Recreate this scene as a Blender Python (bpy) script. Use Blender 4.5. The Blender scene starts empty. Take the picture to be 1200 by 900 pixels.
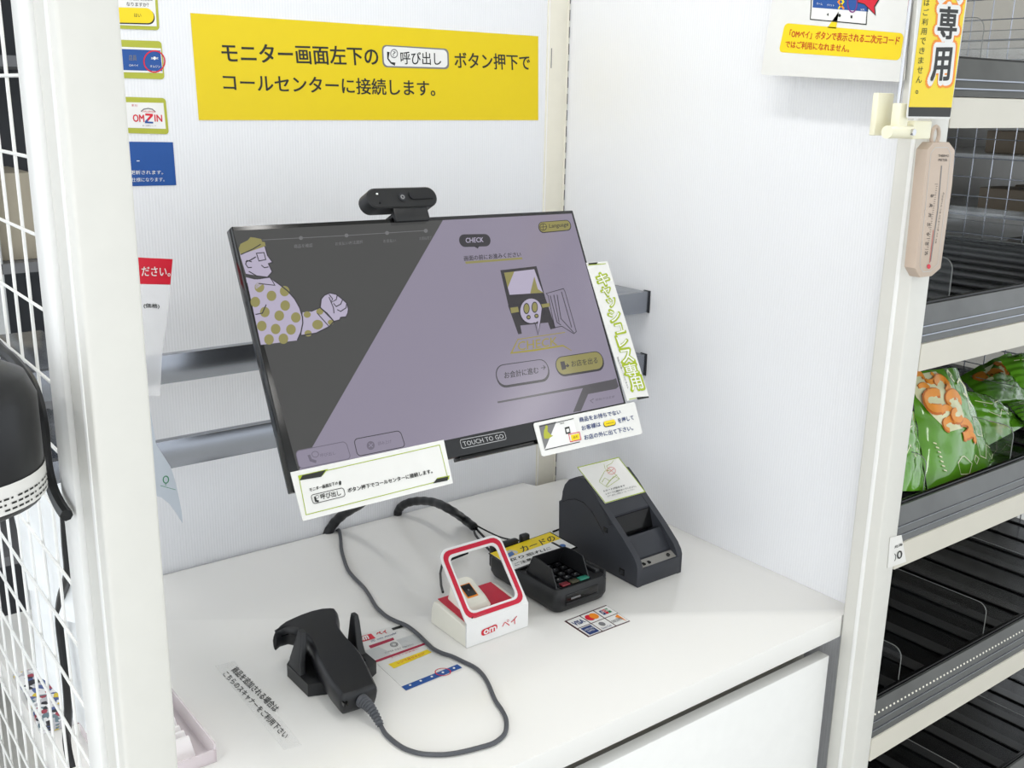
import bpy, bmesh, math, random
import numpy as np
from mathutils import Vector, Matrix
random.seed(4)
SC = bpy.context.scene
COL = SC.collection
ZO = 0.8            # height of the counter top above the shop floor; local z = 0 is the counter top

# ------------------------------------------------------------------ camera
YAW, PIT, ROL = 0.65564966, 0.26903092, 0.01880727
FPX = 1216.13824
CAM = np.array([-1.57476694, -1.85789049, 0.9])
def _basis():
    cy, sy, cp_, sp = math.cos(YAW), math.sin(YAW), math.cos(PIT), math.sin(PIT)
    f = np.array([sy*cp_, cy*cp_, -sp]); r = np.array([cy, -sy, 0.0]); u = np.cross(r, f)
    cr, sr = math.cos(ROL), math.sin(ROL)
    return cr*r+sr*u, -sr*r+cr*u, f
R_, U_, F_ = _basis()
cd = bpy.data.cameras.new('camera'); cam = bpy.data.objects.new('camera', cd); COL.objects.link(cam)
cd.sensor_width = 36; cd.lens = FPX/1200*36; cd.clip_start = 0.02
cam.matrix_world = Matrix(((R_[0], U_[0], -F_[0], CAM[0]), (R_[1], U_[1], -F_[1], CAM[1]), (R_[2], U_[2], -F_[2], CAM[2]+ZO), (0, 0, 0, 1)))
SC.camera = cam

# ------------------------------------------------------------------ world, lights, exposure
W = bpy.data.worlds.new('world'); SC.world = W; W.use_nodes = True
bg = W.node_tree.nodes['Background']; bg.inputs[0].default_value = (0.90, 0.95, 1.0, 1); bg.inputs[1].default_value = 1.6
SC.view_settings.view_transform = 'Standard'; SC.view_settings.look = 'None'
SC.view_settings.exposure = 0.0; SC.view_settings.gamma = 1.0
def area(name, loc, rot, sx, sy, power, col=(1, 1, 1)):
    l = bpy.data.lights.new(name, 'AREA'); l.shape = 'RECTANGLE'; l.size = sx; l.size_y = sy; l.energy = power; l.color = col
    o = bpy.data.objects.new(name, l); COL.objects.link(o); o.location = loc; o.rotation_euler = rot
    return o
area('shop_front_daylight', (-4.0, -3.4, 2.0), (math.radians(76), 0, math.radians(-52)), 3.0, 2.2, 34, (0.96, 0.98, 1.0))

# ------------------------------------------------------------------ pixel helpers (1200x900 frame of the photograph)
def ray(x, y): return R_*((x-600)/FPX) - U_*((y-450)/FPX) + F_
class Plane:
    def __init__(s, p, n):
        s.p = np.array(p, float); n = np.array(n, float); n = n/np.linalg.norm(n)
        if n @ (CAM-s.p) < 0: n = -n
        s.n = n
    def at(s, q, off=0.0):
        d = ray(*q); t = ((s.p-CAM) @ s.n)/(d @ s.n)
        return CAM+d*t+s.n*off
def PX(x): return Plane((x, 0, 0), (1, 0, 0))
def PY(y): return Plane((0, y, 0), (0, 1, 0))
def PZ(z): return Plane((0, 0, z), (0, 0, 1))
def P3(a, b, c): return Plane(a, np.cross(np.subtract(b, a), np.subtract(c, a)))
def crop(ox, oy, s): return lambda x, y: (ox+x/s, oy+y/s)

# ------------------------------------------------------------------ materials
def srgb(c):
    return tuple(((v/255)/12.92 if v/255 <= 0.04045 else ((v/255+0.055)/1.055)**2.4) for v in c)
_M = {}
def mat(name, rgb, rough=0.5, metal=0.0, emit=0.0, noise=0.03, nscale=40, bump=0.0, alpha=1.0, trans=0.0, coat=0.0, spec=0.5, ior=1.45):
    if name in _M: return _M[name]
    m = bpy.data.materials.new(name); m.use_nodes = True; nt = m.node_tree; b = nt.nodes['Principled BSDF']
    c = srgb(rgb)
    b.inputs['Roughness'].default_value = rough; b.inputs['Metallic'].default_value = metal
    b.inputs['Specular IOR Level'].default_value = spec; b.inputs['IOR'].default_value = ior
    b.inputs['Coat Weight'].default_value = coat
    tc = nt.nodes.new('ShaderNodeTexCoord'); nz = nt.nodes.new('ShaderNodeTexNoise'); nz.inputs['Scale'].default_value = nscale
    nz.inputs['Detail'].default_value = 3
    nt.links.new(tc.outputs['Object'], nz.inputs['Vector'])
    mx = nt.nodes.new('ShaderNodeMix'); mx.data_type = 'RGBA'
    mx.inputs['A'].default_value = (*[v*(1-noise) for v in c], 1); mx.inputs['B'].default_value = (*[min(1, v*(1+noise)) for v in c], 1)
    nt.links.new(nz.outputs['Fac'], mx.inputs['Factor']); nt.links.new(mx.outputs['Result'], b.inputs['Base Color'])
    if emit:
        nt.links.new(mx.outputs['Result'], b.inputs['Emission Color']); b.inputs['Emission Strength'].default_value = emit
    if bump:
        bp = nt.nodes.new('ShaderNodeBump'); bp.inputs['Strength'].default_value = bump; bp.inputs['Distance'].default_value = 0.001
        nt.links.new(nz.outputs['Fac'], bp.inputs['Height']); nt.links.new(bp.outputs['Normal'], b.inputs['Normal'])
    if trans: b.inputs['Transmission Weight'].default_value = trans
    if alpha < 1: b.inputs['Alpha'].default_value = alpha
    _M[name] = m; return m
def ribbed(name, rgb, axis, period):
    m = mat(name, rgb, rough=0.42, noise=0.012, nscale=3)
    nt = m.node_tree; b = nt.nodes['Principled BSDF']
    tc = nt.nodes.new('ShaderNodeTexCoord'); wv = nt.nodes.new('ShaderNodeTexWave')
    wv.bands_direction = axis; wv.inputs['Scale'].default_value = 0.314/period; wv.inputs['Distortion'].default_value = 0
    nt.links.new(tc.outputs['Object'], wv.inputs['Vector'])
    bp = nt.nodes.new('ShaderNodeBump'); bp.inputs['Strength'].default_value = 0.35; bp.inputs['Distance'].default_value = 0.0008
    nt.links.new(wv.outputs['Fac'], bp.inputs['Height']); nt.links.new(bp.outputs['Normal'], b.inputs['Normal'])
    mp = nt.nodes.new('ShaderNodeMix'); mp.data_type = 'RGBA'; mp.inputs['A'].default_value = (0.955, 0.955, 0.96, 1); mp.inputs['B'].default_value = (1, 1, 1, 1)
    nt.links.new(wv.outputs['Fac'], mp.inputs['Factor'])
    ml = nt.nodes.new('ShaderNodeMix'); ml.data_type = 'RGBA'; ml.blend_type = 'MULTIPLY'; ml.inputs['Factor'].default_value = 1
    src = b.inputs['Base Color'].links[0].from_socket
    nt.links.new(src, ml.inputs['A']); nt.links.new(mp.outputs['Result'], ml.inputs['B']); nt.links.new(ml.outputs['Result'], b.inputs['Base Color'])
    return m
m_wall_b = ribbed('white_twinwall_x', (232, 233, 236), 'X', 0.0056)
m_wall_r = ribbed('white_twinwall_y', (236, 237, 240), 'Y', 0.0056)
m_white = mat('white_powder_coat', (238, 238, 236), 0.35)
m_post = mat('post_powder_coat', (216, 215, 209), 0.38)
m_counter = mat('white_melamine', (233, 232, 229), 0.22, noise=0.015, nscale=6, coat=0.15)
m_cream = mat('cream_steel', (226, 222, 208), 0.4)
m_black = mat('black_plastic', (26, 27, 29), 0.42, nscale=400, bump=0.05)
m_blackg = mat('gloss_black', (12, 12, 13), 0.15)
m_blacks = mat('soft_black_rubber', (22, 23, 26), 0.36, nscale=500, bump=0.03)
m_char = mat('charcoal_plastic', (50, 52, 58), 0.5, nscale=600, bump=0.08)
m_chard = mat('charcoal_dark', (38, 40, 45), 0.5)
m_steel = mat('satin_steel', (150, 154, 162), 0.22, metal=0.9)
m_chrome = mat('chrome', (200, 200, 202), 0.12, metal=1.0)
m_paper = mat('white_paper', (226, 225, 221), 0.55)
m_lam = mat('laminated_white', (224, 224, 221), 0.25)
m_yel = mat('print_yellow', (224, 198, 0), 0.4, noise=0.01)
m_yel2 = mat('print_bright_yellow', (236, 208, 20), 0.4, noise=0.01)
m_ink = mat('print_black', (34, 36, 34), 0.5)
m_inkb = mat('print_navy', (24, 52, 112), 0.5)
m_blue = mat('print_blue', (28, 78, 150), 0.45)
m_red = mat('print_red', (206, 22, 48), 0.4)
m_dred = mat('print_dark_red', (190, 60, 8), 0.4)
m_crim = mat('crimson_plastic', (196, 26, 56), 0.4)
m_oliv = mat('print_olive', (172, 176, 58), 0.45)
m_lime = mat('print_lime', (160, 180, 36), 0.45)
m_grn = mat('print_green', (30, 130, 80), 0.45)
m_lgrey = mat('print_grey', (196, 198, 198), 0.5)
m_grey = mat('print_mid_grey', (120, 120, 122), 0.5)
m_orng = mat('print_orange', (238, 140, 30), 0.45)
m_pap2 = mat('print_white', (230, 230, 228), 0.5)
m_cabg = mat('grey_cable', (78, 80, 85), 0.45)
m_clear = mat('clear_acrylic', (120, 124, 126), 0.05, alpha=0.12, spec=0.6)
m_clear2 = mat('clear_film', (246, 246, 248), 0.3, alpha=0.35)

def clear_mix(name, fac):
    m = bpy.data.materials.new(name); m.use_nodes = True; nt = m.node_tree; nt.nodes.remove(nt.nodes['Principled BSDF'])
    t = nt.nodes.new('ShaderNodeBsdfTransparent'); g_ = nt.nodes.new('ShaderNodeBsdfGlossy'); g_.inputs['Roughness'].default_value = 0.06; g_.inputs['Color'].default_value = (0.55, 0.57, 0.58, 1)
    mx = nt.nodes.new('ShaderNodeMixShader'); mx.inputs[0].default_value = fac
    nt.links.new(t.outputs[0], mx.inputs[1]); nt.links.new(g_.outputs[0], mx.inputs[2]); nt.links.new(mx.outputs[0], nt.nodes['Material Output'].inputs[0]); return m
m_clear = clear_mix('clear_acrylic_sheet', 0.09)
# ------------------------------------------------------------------ mesh builder
class B:
    def __init__(s): s.bm = bmesh.new(); s.mi = 0
    def _mark(s, fs, mi):
        for f in fs: f.material_index = s.mi if mi is None else mi
    def face(s, pts, mi=None):
        vs = [s.bm.verts.new(tuple(p)) for p in pts]
        try: f = s.bm.faces.new(vs)
        except ValueError: return None
        s._mark([f], mi); return f
    def hexa(s, c, bevel=0.0, seg=2, mi=None):
        """c: 8 points, bottom four then top four, same winding"""
        vs = [s.bm.verts.new(tuple(p)) for p in c]
        fs = [s.bm.faces.new([vs[i] for i in q]) for q in ((3, 2, 1, 0), (4, 5, 6, 7), (0, 1, 5, 4), (1, 2, 6, 5), (2, 3, 7, 6), (3, 0, 4, 7))]
        s._mark(fs, mi)
        if bevel:
            es = list({e for f in fs for e in f.edges})
            r = bmesh.ops.bevel(s.bm, geom=es, offset=bevel, segments=seg, profile=0.5, affect='EDGES', clamp_overlap=True)
            s._mark(r['faces'], mi)
    def box(s, x0, x1, y0, y1, z0, z1, bevel=0.0, seg=2, mi=None):
        s.hexa([(x0, y0, z0), (x1, y0, z0), (x1, y1, z0), (x0, y1, z0), (x0, y0, z1), (x1, y0, z1), (x1, y1, z1), (x0, y1, z1)], bevel, seg, mi)
    def prism(s, pts, vec, bevel=0.0, seg=2, mi=None):
        pts = [np.array(p, float) for p in pts]; vec = np.array(vec, float)
        a = [s.bm.verts.new(tuple(p)) for p in pts]; b = [s.bm.verts.new(tuple(p+vec)) for p in pts]
        n = len(pts); fs = [s.bm.faces.new(a[::-1]), s.bm.faces.new(b)]
        for i in range(n): fs.append(s.bm.faces.new([a[i], a[(i+1) % n], b[(i+1) % n], b[i]]))
        s._mark(fs, mi)
        if bevel:
            es = list(set(fs[0].edges) | set(fs[1].edges))
            r = bmesh.ops.bevel(s.bm, geom=es, offset=bevel, segments=seg, profile=0.5, affect='EDGES', clamp_overlap=True)
            s._mark(r['faces'], mi)
    def ringprism(s, outer, inner, vec, mi=None):
        """flat frame with the same number of points in both outlines, extruded by vec"""
        v = np.array(vec, float); n = len(outer)
        O = [s.bm.verts.new(tuple(p)) for p in outer]; I = [s.bm.verts.new(tuple(p)) for p in inner]
        O2 = [s.bm.verts.new(tuple(np.array(p)+v)) for p in outer]; I2 = [s.bm.verts.new(tuple(np.array(p)+v)) for p in inner]
        fs = []
        for i in range(n):
            j = (i+1) % n
            fs += [s.bm.faces.new([O[i], O[j], I[j], I[i]]), s.bm.faces.new([O2[j], O2[i], I2[i], I2[j]]),
                   s.bm.faces.new([O[j], O[i], O2[i], O2[j]]), s.bm.faces.new([I[i], I[j], I2[j], I2[i]])]
        s._mark(fs, mi)
    def tube(s, pts, r, n=8, mi=None, cap=True):
        pts = [np.array(p, float) for p in pts]; rs = r if hasattr(r, '__len__') else [r]*len(pts)
        rings = []; up = np.array([0.13, 0.21, 0.97])
        for i, p in enumerate(pts):
            t = pts[min(i+1, len(pts)-1)]-pts[max(i-1, 0)]; t = t/np.linalg.norm(t)
            a = up - t*(up @ t)
            if np.linalg.norm(a) < 1e-3: a = np.cross(t, (1, 0, 0))
            a = a/np.linalg.norm(a); b = np.cross(t, a); up = a
            rings.append([s.bm.verts.new(tuple(p+rs[i]*(a*math.cos(2*math.pi*k/n)+b*math.sin(2*math.pi*k/n)))) for k in range(n)])
        fs = []
        for A, C in zip(rings, rings[1:]):
            for k in range(n): fs.append(s.bm.faces.new([A[k], A[(k+1) % n], C[(k+1) % n], C[k]]))
        if cap: fs += [s.bm.faces.new(rings[0][::-1]), s.bm.faces.new(rings[-1])]
        s._mark(fs, mi)
    def loft(s, rings, mi=None, cap=True, closed=True):
        R = [[s.bm.verts.new(tuple(p)) for p in r] for r in rings]; n = len(R[0]); fs = []
        for A, C in zip(R, R[1:]):
            for k in range(n if closed else n-1): fs.append(s.bm.faces.new([A[k], A[(k+1) % n], C[(k+1) % n], C[k]]))
        if cap: fs += [s.bm.faces.new(R[0][::-1]), s.bm.faces.new(R[-1])]
        s._mark(fs, mi)
    def ribbon(s, pts, n, w, closed=False, mi=None, h=0.0):
        pts = [np.array(p, float) for p in pts]; N = len(pts); n = np.array(n, float)/np.linalg.norm(n)
        L, R = [], []
        for i, p in enumerate(pts):
            a = pts[(i-1) % N] if (closed or i > 0) else p; b = pts[(i+1) % N] if (closed or i < N-1) else p
            t1 = p-a; t2 = b-p
            for t in (t1, t2):
                if np.linalg.norm(t) > 1e-9: t /= np.linalg.norm(t)
            t = t1+t2; t = t/max(np.linalg.norm(t), 1e-9); side = np.cross(n, t)
            ww = w[i] if hasattr(w, '__len__') else w
            k = 1.0
            if np.linalg.norm(t1) > .5 and np.linalg.norm(t2) > .5: k = min(1.6, 1/max(0.6, math.sqrt(max(1e-3, (1+t1 @ t2)/2))))
            L.append(s.bm.verts.new(tuple(p+side*ww/2*k))); R.append(s.bm.verts.new(tuple(p-side*ww/2*k)))
        fs = []
        for i in range(N if closed else N-1):
            j = (i+1) % N; fs.append(s.bm.faces.new([R[i], R[j], L[j], L[i]]))
        s._mark(fs, mi)
    def mesh(s, me, M, mi=None):
        vs = [s.bm.verts.new(tuple(M(v))) for v in me[0]]; fs = []
        for f in me[1]:
            try: fs.append(s.bm.faces.new([vs[i] for i in f]))
            except ValueError: pass
        s._mark(fs, mi)
BASE = {}
def build(b, name, mats, parent=None, base=None, label=None, cat=None, group=None, kind=None, flip=False, sharp=32):
    bm = b.bm
    bmesh.ops.recalc_face_normals(bm, faces=bm.faces) if not flip else None
    if parent is not None: bs = BASE[parent.name]
    else:
        if base is None:
            xs = [v.co for v in bm.verts]
            base = ((min(v.x for v in xs)+max(v.x for v in xs))/2, (min(v.y for v in xs)+max(v.y for v in xs))/2, min(v.z for v in xs))
        bs = tuple(base)
    for v in bm.verts: v.co -= Vector(bs)
    lim = math.radians(sharp)
    for f in bm.faces: f.smooth = True
    for e in bm.edges:
        if len(e.link_faces) != 2 or e.calc_face_angle(9) > lim: e.smooth = False
    me = bpy.data.meshes.new(name); bm.to_mesh(me); bm.free()
    for m in (mats if isinstance(mats, (list, tuple)) else [mats]): me.materials.append(m)
    o = bpy.data.objects.new(name, me); COL.objects.link(o)
    BASE[o.name] = bs
    if parent is not None: o.parent = parent
    else: o.location = (bs[0], bs[1], bs[2]+ZO)
    tag(o, label, cat, group, kind); return o
def tag(o, label=None, cat=None, group=None, kind=None):
    if label: o['label'] = label
    if cat: o['category'] = cat
    if group: o['group'] = group
    if kind: o['kind'] = kind
def thing(name, base, label, cat, group=None):
    o = bpy.data.objects.new(name, None); COL.objects.link(o); o.empty_display_size = 0.05
    o.location = (base[0], base[1], base[2]+ZO); BASE[o.name] = tuple(base); tag(o, label, cat, group); return o

# ------------------------------------------------------------------ print: shapes and lettering laid on a plane
_T = {}
def glyphs(s, bold, res, spacing=1.0):
    k = (s, bold, res, spacing)
    if k not in _T:
        c = bpy.data.curves.new('t', 'FONT'); c.body = s; c.size = 1; c.offset = bold; c.resolution_u = res; c.align_x = 'CENTER'
        c.space_line = 0.95 if '\n' in s else 1; c.space_character = spacing
        o = bpy.data.objects.new('t', c); me = bpy.data.meshes.new_from_object(o)
        V = np.array([v.co[:2] for v in me.vertices]) if len(me.vertices) else np.zeros((1, 2))
        F = [tuple(p.vertices) for p in me.polygons]
        mn, mxx = V.min(0), V.max(0); V = (V-mn)/np.maximum(mxx-mn, 1e-6)
        _T[k] = (V, F); bpy.data.objects.remove(o); bpy.data.curves.remove(c); bpy.data.meshes.remove(me)
    return _T[k]
class Decal(B):
    def __init__(s, plane, conv=None, step=0.0004): super().__init__(); s.pl = plane; s.cv = conv or (lambda x, y: (x, y)); s.step = step
    def pt(s, q, lay=1): return s.pl.at(s.cv(*q), lay*s.step)
    def poly(s, px, mi, lay=1): s.face([s.pt(q, lay) for q in px], mi)
    def disc(s, c, rx, ry, mi, lay=1, n=18): s.poly([(c[0]+rx*math.cos(2*math.pi*k/n), c[1]+ry*math.sin(2*math.pi*k/n)) for k in range(n)], mi, lay)
    def circ(s, c, rx, ry, w, mi, lay=1, n=22):
        s.ribbon([s.pt((c[0]+rx*math.cos(2*math.pi*k/n), c[1]+ry*math.sin(2*math.pi*k/n)), lay) for k in range(n)], s.pl.n, w, True, mi)
    def line(s, px, w, mi, lay=1, closed=False): s.ribbon([s.pt(q, lay) for q in px], s.pl.n, w, closed, mi)
    def rpts(s, q, r, lay=1, n=5):
        P = [s.pt(a, lay) for a in q]; out = []
        for i in range(4):
            p, a, b = P[i], P[i-1], P[(i+1) % 4]; da = a-p; db = b-p
            rr = min(r, np.linalg.norm(da)*.49, np.linalg.norm(db)*.49)
            da = da/np.linalg.norm(da)*rr; db = db/np.linalg.norm(db)*rr
            for k in range(n+1):
                t = k/n; w0 = math.sin(t*math.pi/2); w1 = math.cos(t*math.pi/2)
                out.append(p+da*(1-w0)+db*(1-w1))
        return out
    def rrect(s, q, r, mi, lay=1): s.face(s.rpts(q, r, lay), mi)
    def rring(s, q, r, w, mi, lay=1): s.ribbon(s.rpts(q, r, lay), s.pl.n, w, True, mi)
    def text(s, t, bl, br, tl, mi, lay=2, bold=0.0, res=2, spacing=1.0):
        V, F = glyphs(t, 0.0, res, spacing)
        o, a, c = s.pt(bl, lay), s.pt(br, lay), s.pt(tl, lay)
        nl = t.count('\n')+1; em = np.linalg.norm(c-o)/nl*1.1
        if bold < 0.006: offs = [(0, 0)]
        elif bold < 0.06: offs = [(q*bold*em*.8, p*bold*em*.8) for q, p in ((-1, -.6), (1, -.6), (-1, .6), (1, .6))]
        else: offs = [(bold*em*math.cos(q*math.pi/6), bold*em*math.sin(q*math.pi/6)) for q in range(12)]+[(0, 0)]
        ux = (a-o)/max(np.linalg.norm(a-o), 1e-9); uy = (c-o)/max(np.linalg.norm(c-o), 1e-9)
        for i, (x, y) in enumerate(offs):
            d_ = ux*x+uy*y+s.pl.n*(i*0.000012)
            s.mesh((V, F), lambda v: o+(a-o)*v[0]+(c-o)*v[1]+d_, mi)
def sheet(plane, px, th, conv=None, radius=0.0):
    """a thin card whose front face lies in the plane; returns a builder"""
    d = Decal(plane, conv)
    pts = d.rpts(px, radius, 0) if radius else [d.pt(q, 0) for q in px]
    d.prism(pts, -plane.n*th, mi=0); return d

# ================================================================== SETTING
def structure(b, name, mats): return build(b, name, mats, kind='structure')
b = B(); b.box(-5, 5, -6, 3.5, -0.84, -0.80); m_floor = mat('pale_floor_tile', (196, 194, 188), 0.35, nscale=4); structure(b, 'floor', m_floor)
b = B(); b.box(-5, 5, -6, 3.5, 2.00, 2.05); structure(b, 'ceiling', mat('ceiling_board', (235, 235, 232), 0.8))
b = B(); b.box(-1.135, -0.0627, 0.006, 0.02, -0.8, 1.9); structure(b, 'wall_back', m_wall_b)
b = B(); b.box(0.0, 0.006, -0.868, 0.02, -0.8, 1.9); structure(b, 'wall_right', m_wall_r)
# slotted upright in the corner
up = B(); up.box(-0.0625, -0.0045, 0.003, 0.02, -0.8, 1.9, 0.0015); up.box(-0.0075, -0.0035, 0.001, 0.02, -0.8, 1.9, 0.0005)
up.box(-0.0035, 0.0, 0.004, 0.02, -0.8, 1.9)
up = structure(up, 'trim_1', m_cream)
q = B(); q.box(-0.0600, -0.0580, 0.0024, 0.004, -0.8, 1.9); build(q, 'groove', m_white, parent=up)
so = None
for i in range(45):
    z1 = 1.3646-0.03575*i
    if so is None:
        q = B(); q.box(-0.0042, 0.0030, 0.0032, 0.0046, -0.0115, 0.0112); so = build(q, 'slot', mat('slot_shadow', (20, 20, 20), 0.8), parent=up); so.location.z = z1
    else:
        c = so.copy(); COL.objects.link(c); c.location.z = z1
for z1 in (0.965, 0.56):
    q = B(); q.box(-0.0520, -0.0500, 0.0022, 0.004, z1, z1+0.042); build(q, 'seam', m_grey, parent=up)
# frame posts, hollow rolled steel: face, side and return lip
def post(x0, x1, yf, yb, name):
    p = B(); p.box(x0, x1, yf, yb, -0.8, 1.9, 0.004, 3); o = structure(p, name, m_post)
    q = B(); q.box(x0-0.0012, x0+0.002, yf+0.022, yf+0.030, -0.8, 1.9, 0.001); build(q, 'side_ridge', m_white, parent=o)
    return o
post(-0.0434, 0.0106, -0.926, -0.8695, 'trim_2')
post(-1.331, -1.279, -0.926, -0.855, 'trim_3')
# left mesh frame edge behind the left post
p = B(); p.box(-1.336, -1.320, -0.852, -0.800, -0.8, 1.9, 0.003); structure(p, 'trim_4', m_white)

# ================================================================== COUNTER
ct = B()
outline = [(-1.31, -0.870), (-0.046, -0.870), (-0.046, -0.868), (0.0, -0.868), (0.0, -0.039), (-0.0965, -0.039), (-0.108, -0.002), (-1.31, -0.002)]
ct.prism([(x, y, -0.042) for x, y in outline], (0, 0, 0.042), 0.002, 2)
counter = build(ct, 'counter', m_counter, label='white melamine counter top carrying the payment devices', cat='counter')
cb = thing('base_cabinet', (-0.65, -0.45, -0.8), 'white cabinet with a flap door under the white counter top', 'cabinet')
k = B(); k.box(-1.27, -0.048, -0.80, -0.05, -0.80, -0.045); build(k, 'body', mat('cabinet_inner', (176, 174, 168), 0.5), cb)
k = B(); pd = PY(-0.862)
tl, tr = pd.at((675, 893)), pd.at((978, 763))
k.box(tl[0], -0.062, -0.864, -0.84, -0.70, -0.078, 0.002); door = build(k, 'door', m_white, cb)
k = B(); k.box(-1.26, tl[0]-0.004, -0.864, -0.84, -0.70, -0.078, 0.002); build(k, 'door', m_white, cb)
k = B(); k.tube([(tl[0]-0.05, -0.853, -0.078), (tl[0]-0.05, -0.853, -0.068)], 0.012, 14); build(k, 'hinge_cap', m_steel, door)

# ================================================================== WALL RAILS
for i, (z0, z1) in enumerate(((0.459, 0.505), (0.319, 0.366))):
    r = thing('wall_rail', (-0.55, -0.28, z0), ('upper' if i == 0 else 'lower')+' horizontal steel rail running behind the monitor', 'rail', None)
    k = B(); k.box(-1.25, -0.003, -0.291, -0.284, z0, z1, 0.001); k.box(-1.25, -0.003, -0.284, -0.276, z1-0.003, z1); k.box(-1.25, -0.003, -0.284, -0.276, z0, z0+0.003)
    build(k, 'bar', m_steel, r)
    k = B(); k.box(-0.090, -0.004, -0.284, -0.04, z0+0.002, z1-0.001, 0.001); build(k, 'support_arm', m_steel, r)
    k = B(); k.box(-0.003, -0.0005, -0.293, -0.274, z0-0.001, z1+0.001); build(k, 'end_cap', m_chard, r)
    k = B(); k.box(-1.25, -1.16, -0.284, 0.0, z0+0.002, z1-0.001, 0.001); build(k, 'support_arm', m_steel, r)

# ================================================================== MONITOR
def euler(a):
    cz, sz = math.cos(a[0]), math.sin(a[0]); cx, sx = math.cos(a[1]), math.sin(a[1]); cy, sy = math.cos(a[2]), math.sin(a[2])
    return np.array([[cz, -sz, 0], [sz, cz, 0], [0, 0, 1]]) @ np.array([[1, 0, 0], [0, cx, -sx], [0, sx, cx]]) @ np.array([[cy, 0, sy], [0, 1, 0], [-sy, 0, cy]])
ME = euler((0.013, -0.473, 0.015)); MU, MV, MN = ME[:, 0], ME[:, 2], -ME[:, 1]
# centre of the panel from the fitted pose at a width of 0.64 m
C58, C62 = np.array([-0.761, -0.654, 0.575]), np.array([-0.704, -0.571, 0.552]); MC = C62+(C62-C58)*0.5
MW, MH = 0.64, 0.64*0.606
def ml(u, v, n=0.0): return MC+MU*u+MV*v+MN*n
def mbox(bd, u0, u1, v0, v1, n0, n1, bevel=0, seg=2, mi=None):
    bd.hexa([ml(u0, v0, n0), ml(u1, v0, n0), ml(u1, v1, n0), ml(u0, v1, n0), ml(u0, v0, n1), ml(u1, v0, n1), ml(u1, v1, n1), ml(u0, v1, n1)], bevel, seg, mi)
MP = Plane(MC, MN)
mon = thing('touch_monitor', tuple(ml(0, -MH/2, -0.02)), 'large tilted black touch monitor showing the checkout screen', 'monitor')
k = B(); mbox(k, -MW/2, MW/2, -MH/2, MH/2, -0.022, 0.0, 0.002); build(k, 'housing', m_blackg, mon)
k = B(); mbox(k, -0.17, 0.17, -0.12, 0.12, -0.05, -0.022, 0.008); build(k, 'back_cover', m_black, mon)
k = B(); mbox(k, -0.04, MW/2-0.12, -MH/2-0.006, -MH/2, -0.024, -0.004, 0.001); build(k, 'lower_bar', m_blackg, mon)
mo = thing('monitor_mount', (ml(0, 0, -0.05)[0], -0.3, 0.40), 'black bracket holding the monitor to the two steel rails', 'bracket')
k = B(); c0 = ml(0, 0, -0.05)
k.tube([c0, (c0[0], -0.34, 0.45), (c0[0], -0.30, 0.43)], 0.022, 12); build(k, 'arm', m_black, mo)
k = B(); k.box(c0[0]-0.05, c0[0]+0.05, -0.300, -0.292, 0.31, 0.52, 0.002); build(k, 'back_plate', m_black, mo)

def scr(name, rgb, e): return mat(name, rgb, rough=0.17, emit=e, noise=0.0, spec=0.5)
def scrc(name, rgb):
    m = scr(name, (8, 8, 8), 0); n = m.node_tree.nodes['Principled BSDF']
    c = srgb(rgb); n.inputs['Emission Color'].default_value = (*c, 1); n.inputs['Emission Strength'].default_value = 0.86; return m
s_dark = scrc('screen_dark', (78, 78, 78)); s_lav = scrc('screen_lavender', (150, 143, 162)); s_lav2 = scrc('screen_light', (190, 182, 205))
s_oli = scrc('screen_olive', (152, 146, 92)); s_ink = scrc('screen_ink', (62, 60, 66)); s_mid = scrc('screen_mid', (118, 112, 128))
s_oli2 = scrc('screen_olive_line', (164, 152, 62)); s_grey = scrc('screen_grey_text', (120, 120, 122)); s_sh = scrc('screen_band', (88, 86, 92))
SM = [s_dark, s_lav, s_lav2, s_oli, s_ink, s_mid, s_oli2, s_grey, s_sh]
DK, LV, LV2, OL, IK, MD, OL2, GT, BD = range(9)
A5, A6, B5, A7, A8 = crop(250, 210, 4.736), crop(480, 210, 3.3333), crop(560, 360, 6.428), crop(300, 400, 4.092), crop(500, 440, 4.2857)
idp = lambda x, y: (x, y)
d = Decal(MP, idp, 0.0002)
d.poly([(273, 270.5), (669.8, 250.3), (731, 471.8), (349.5, 552.5)], DK, 0.6)
build(d, 'display', SM, mon)
g = Decal(MP, idp, 0.0002)
g.poly([(519, 258), (669.8, 250.3), (731, 471.8), (349.5, 552.5)], LV, 1)
g.cv = A5
# progress line
g.line([(270, 338), (738, 313), (1184, 285)], 0.0010, GT, 2)
for q in ((485, 327), (738, 313), (963, 299), (1178, 287)): g.disc(q, 11, 11, GT, 3)
for t, a, c, h in (('商品を確認', (447, 385), (550, 378), 22), ('お支払い方法選択', (675, 370), (828, 358), 20), ('お支払い', (942, 355), (1012, 350), 20), ('お支払完了', (1142, 340), (1210, 335), 20)):
    g.text(t, a, c, (a[0], a[1]-h), GT, 3, 0.01, 1)
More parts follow.
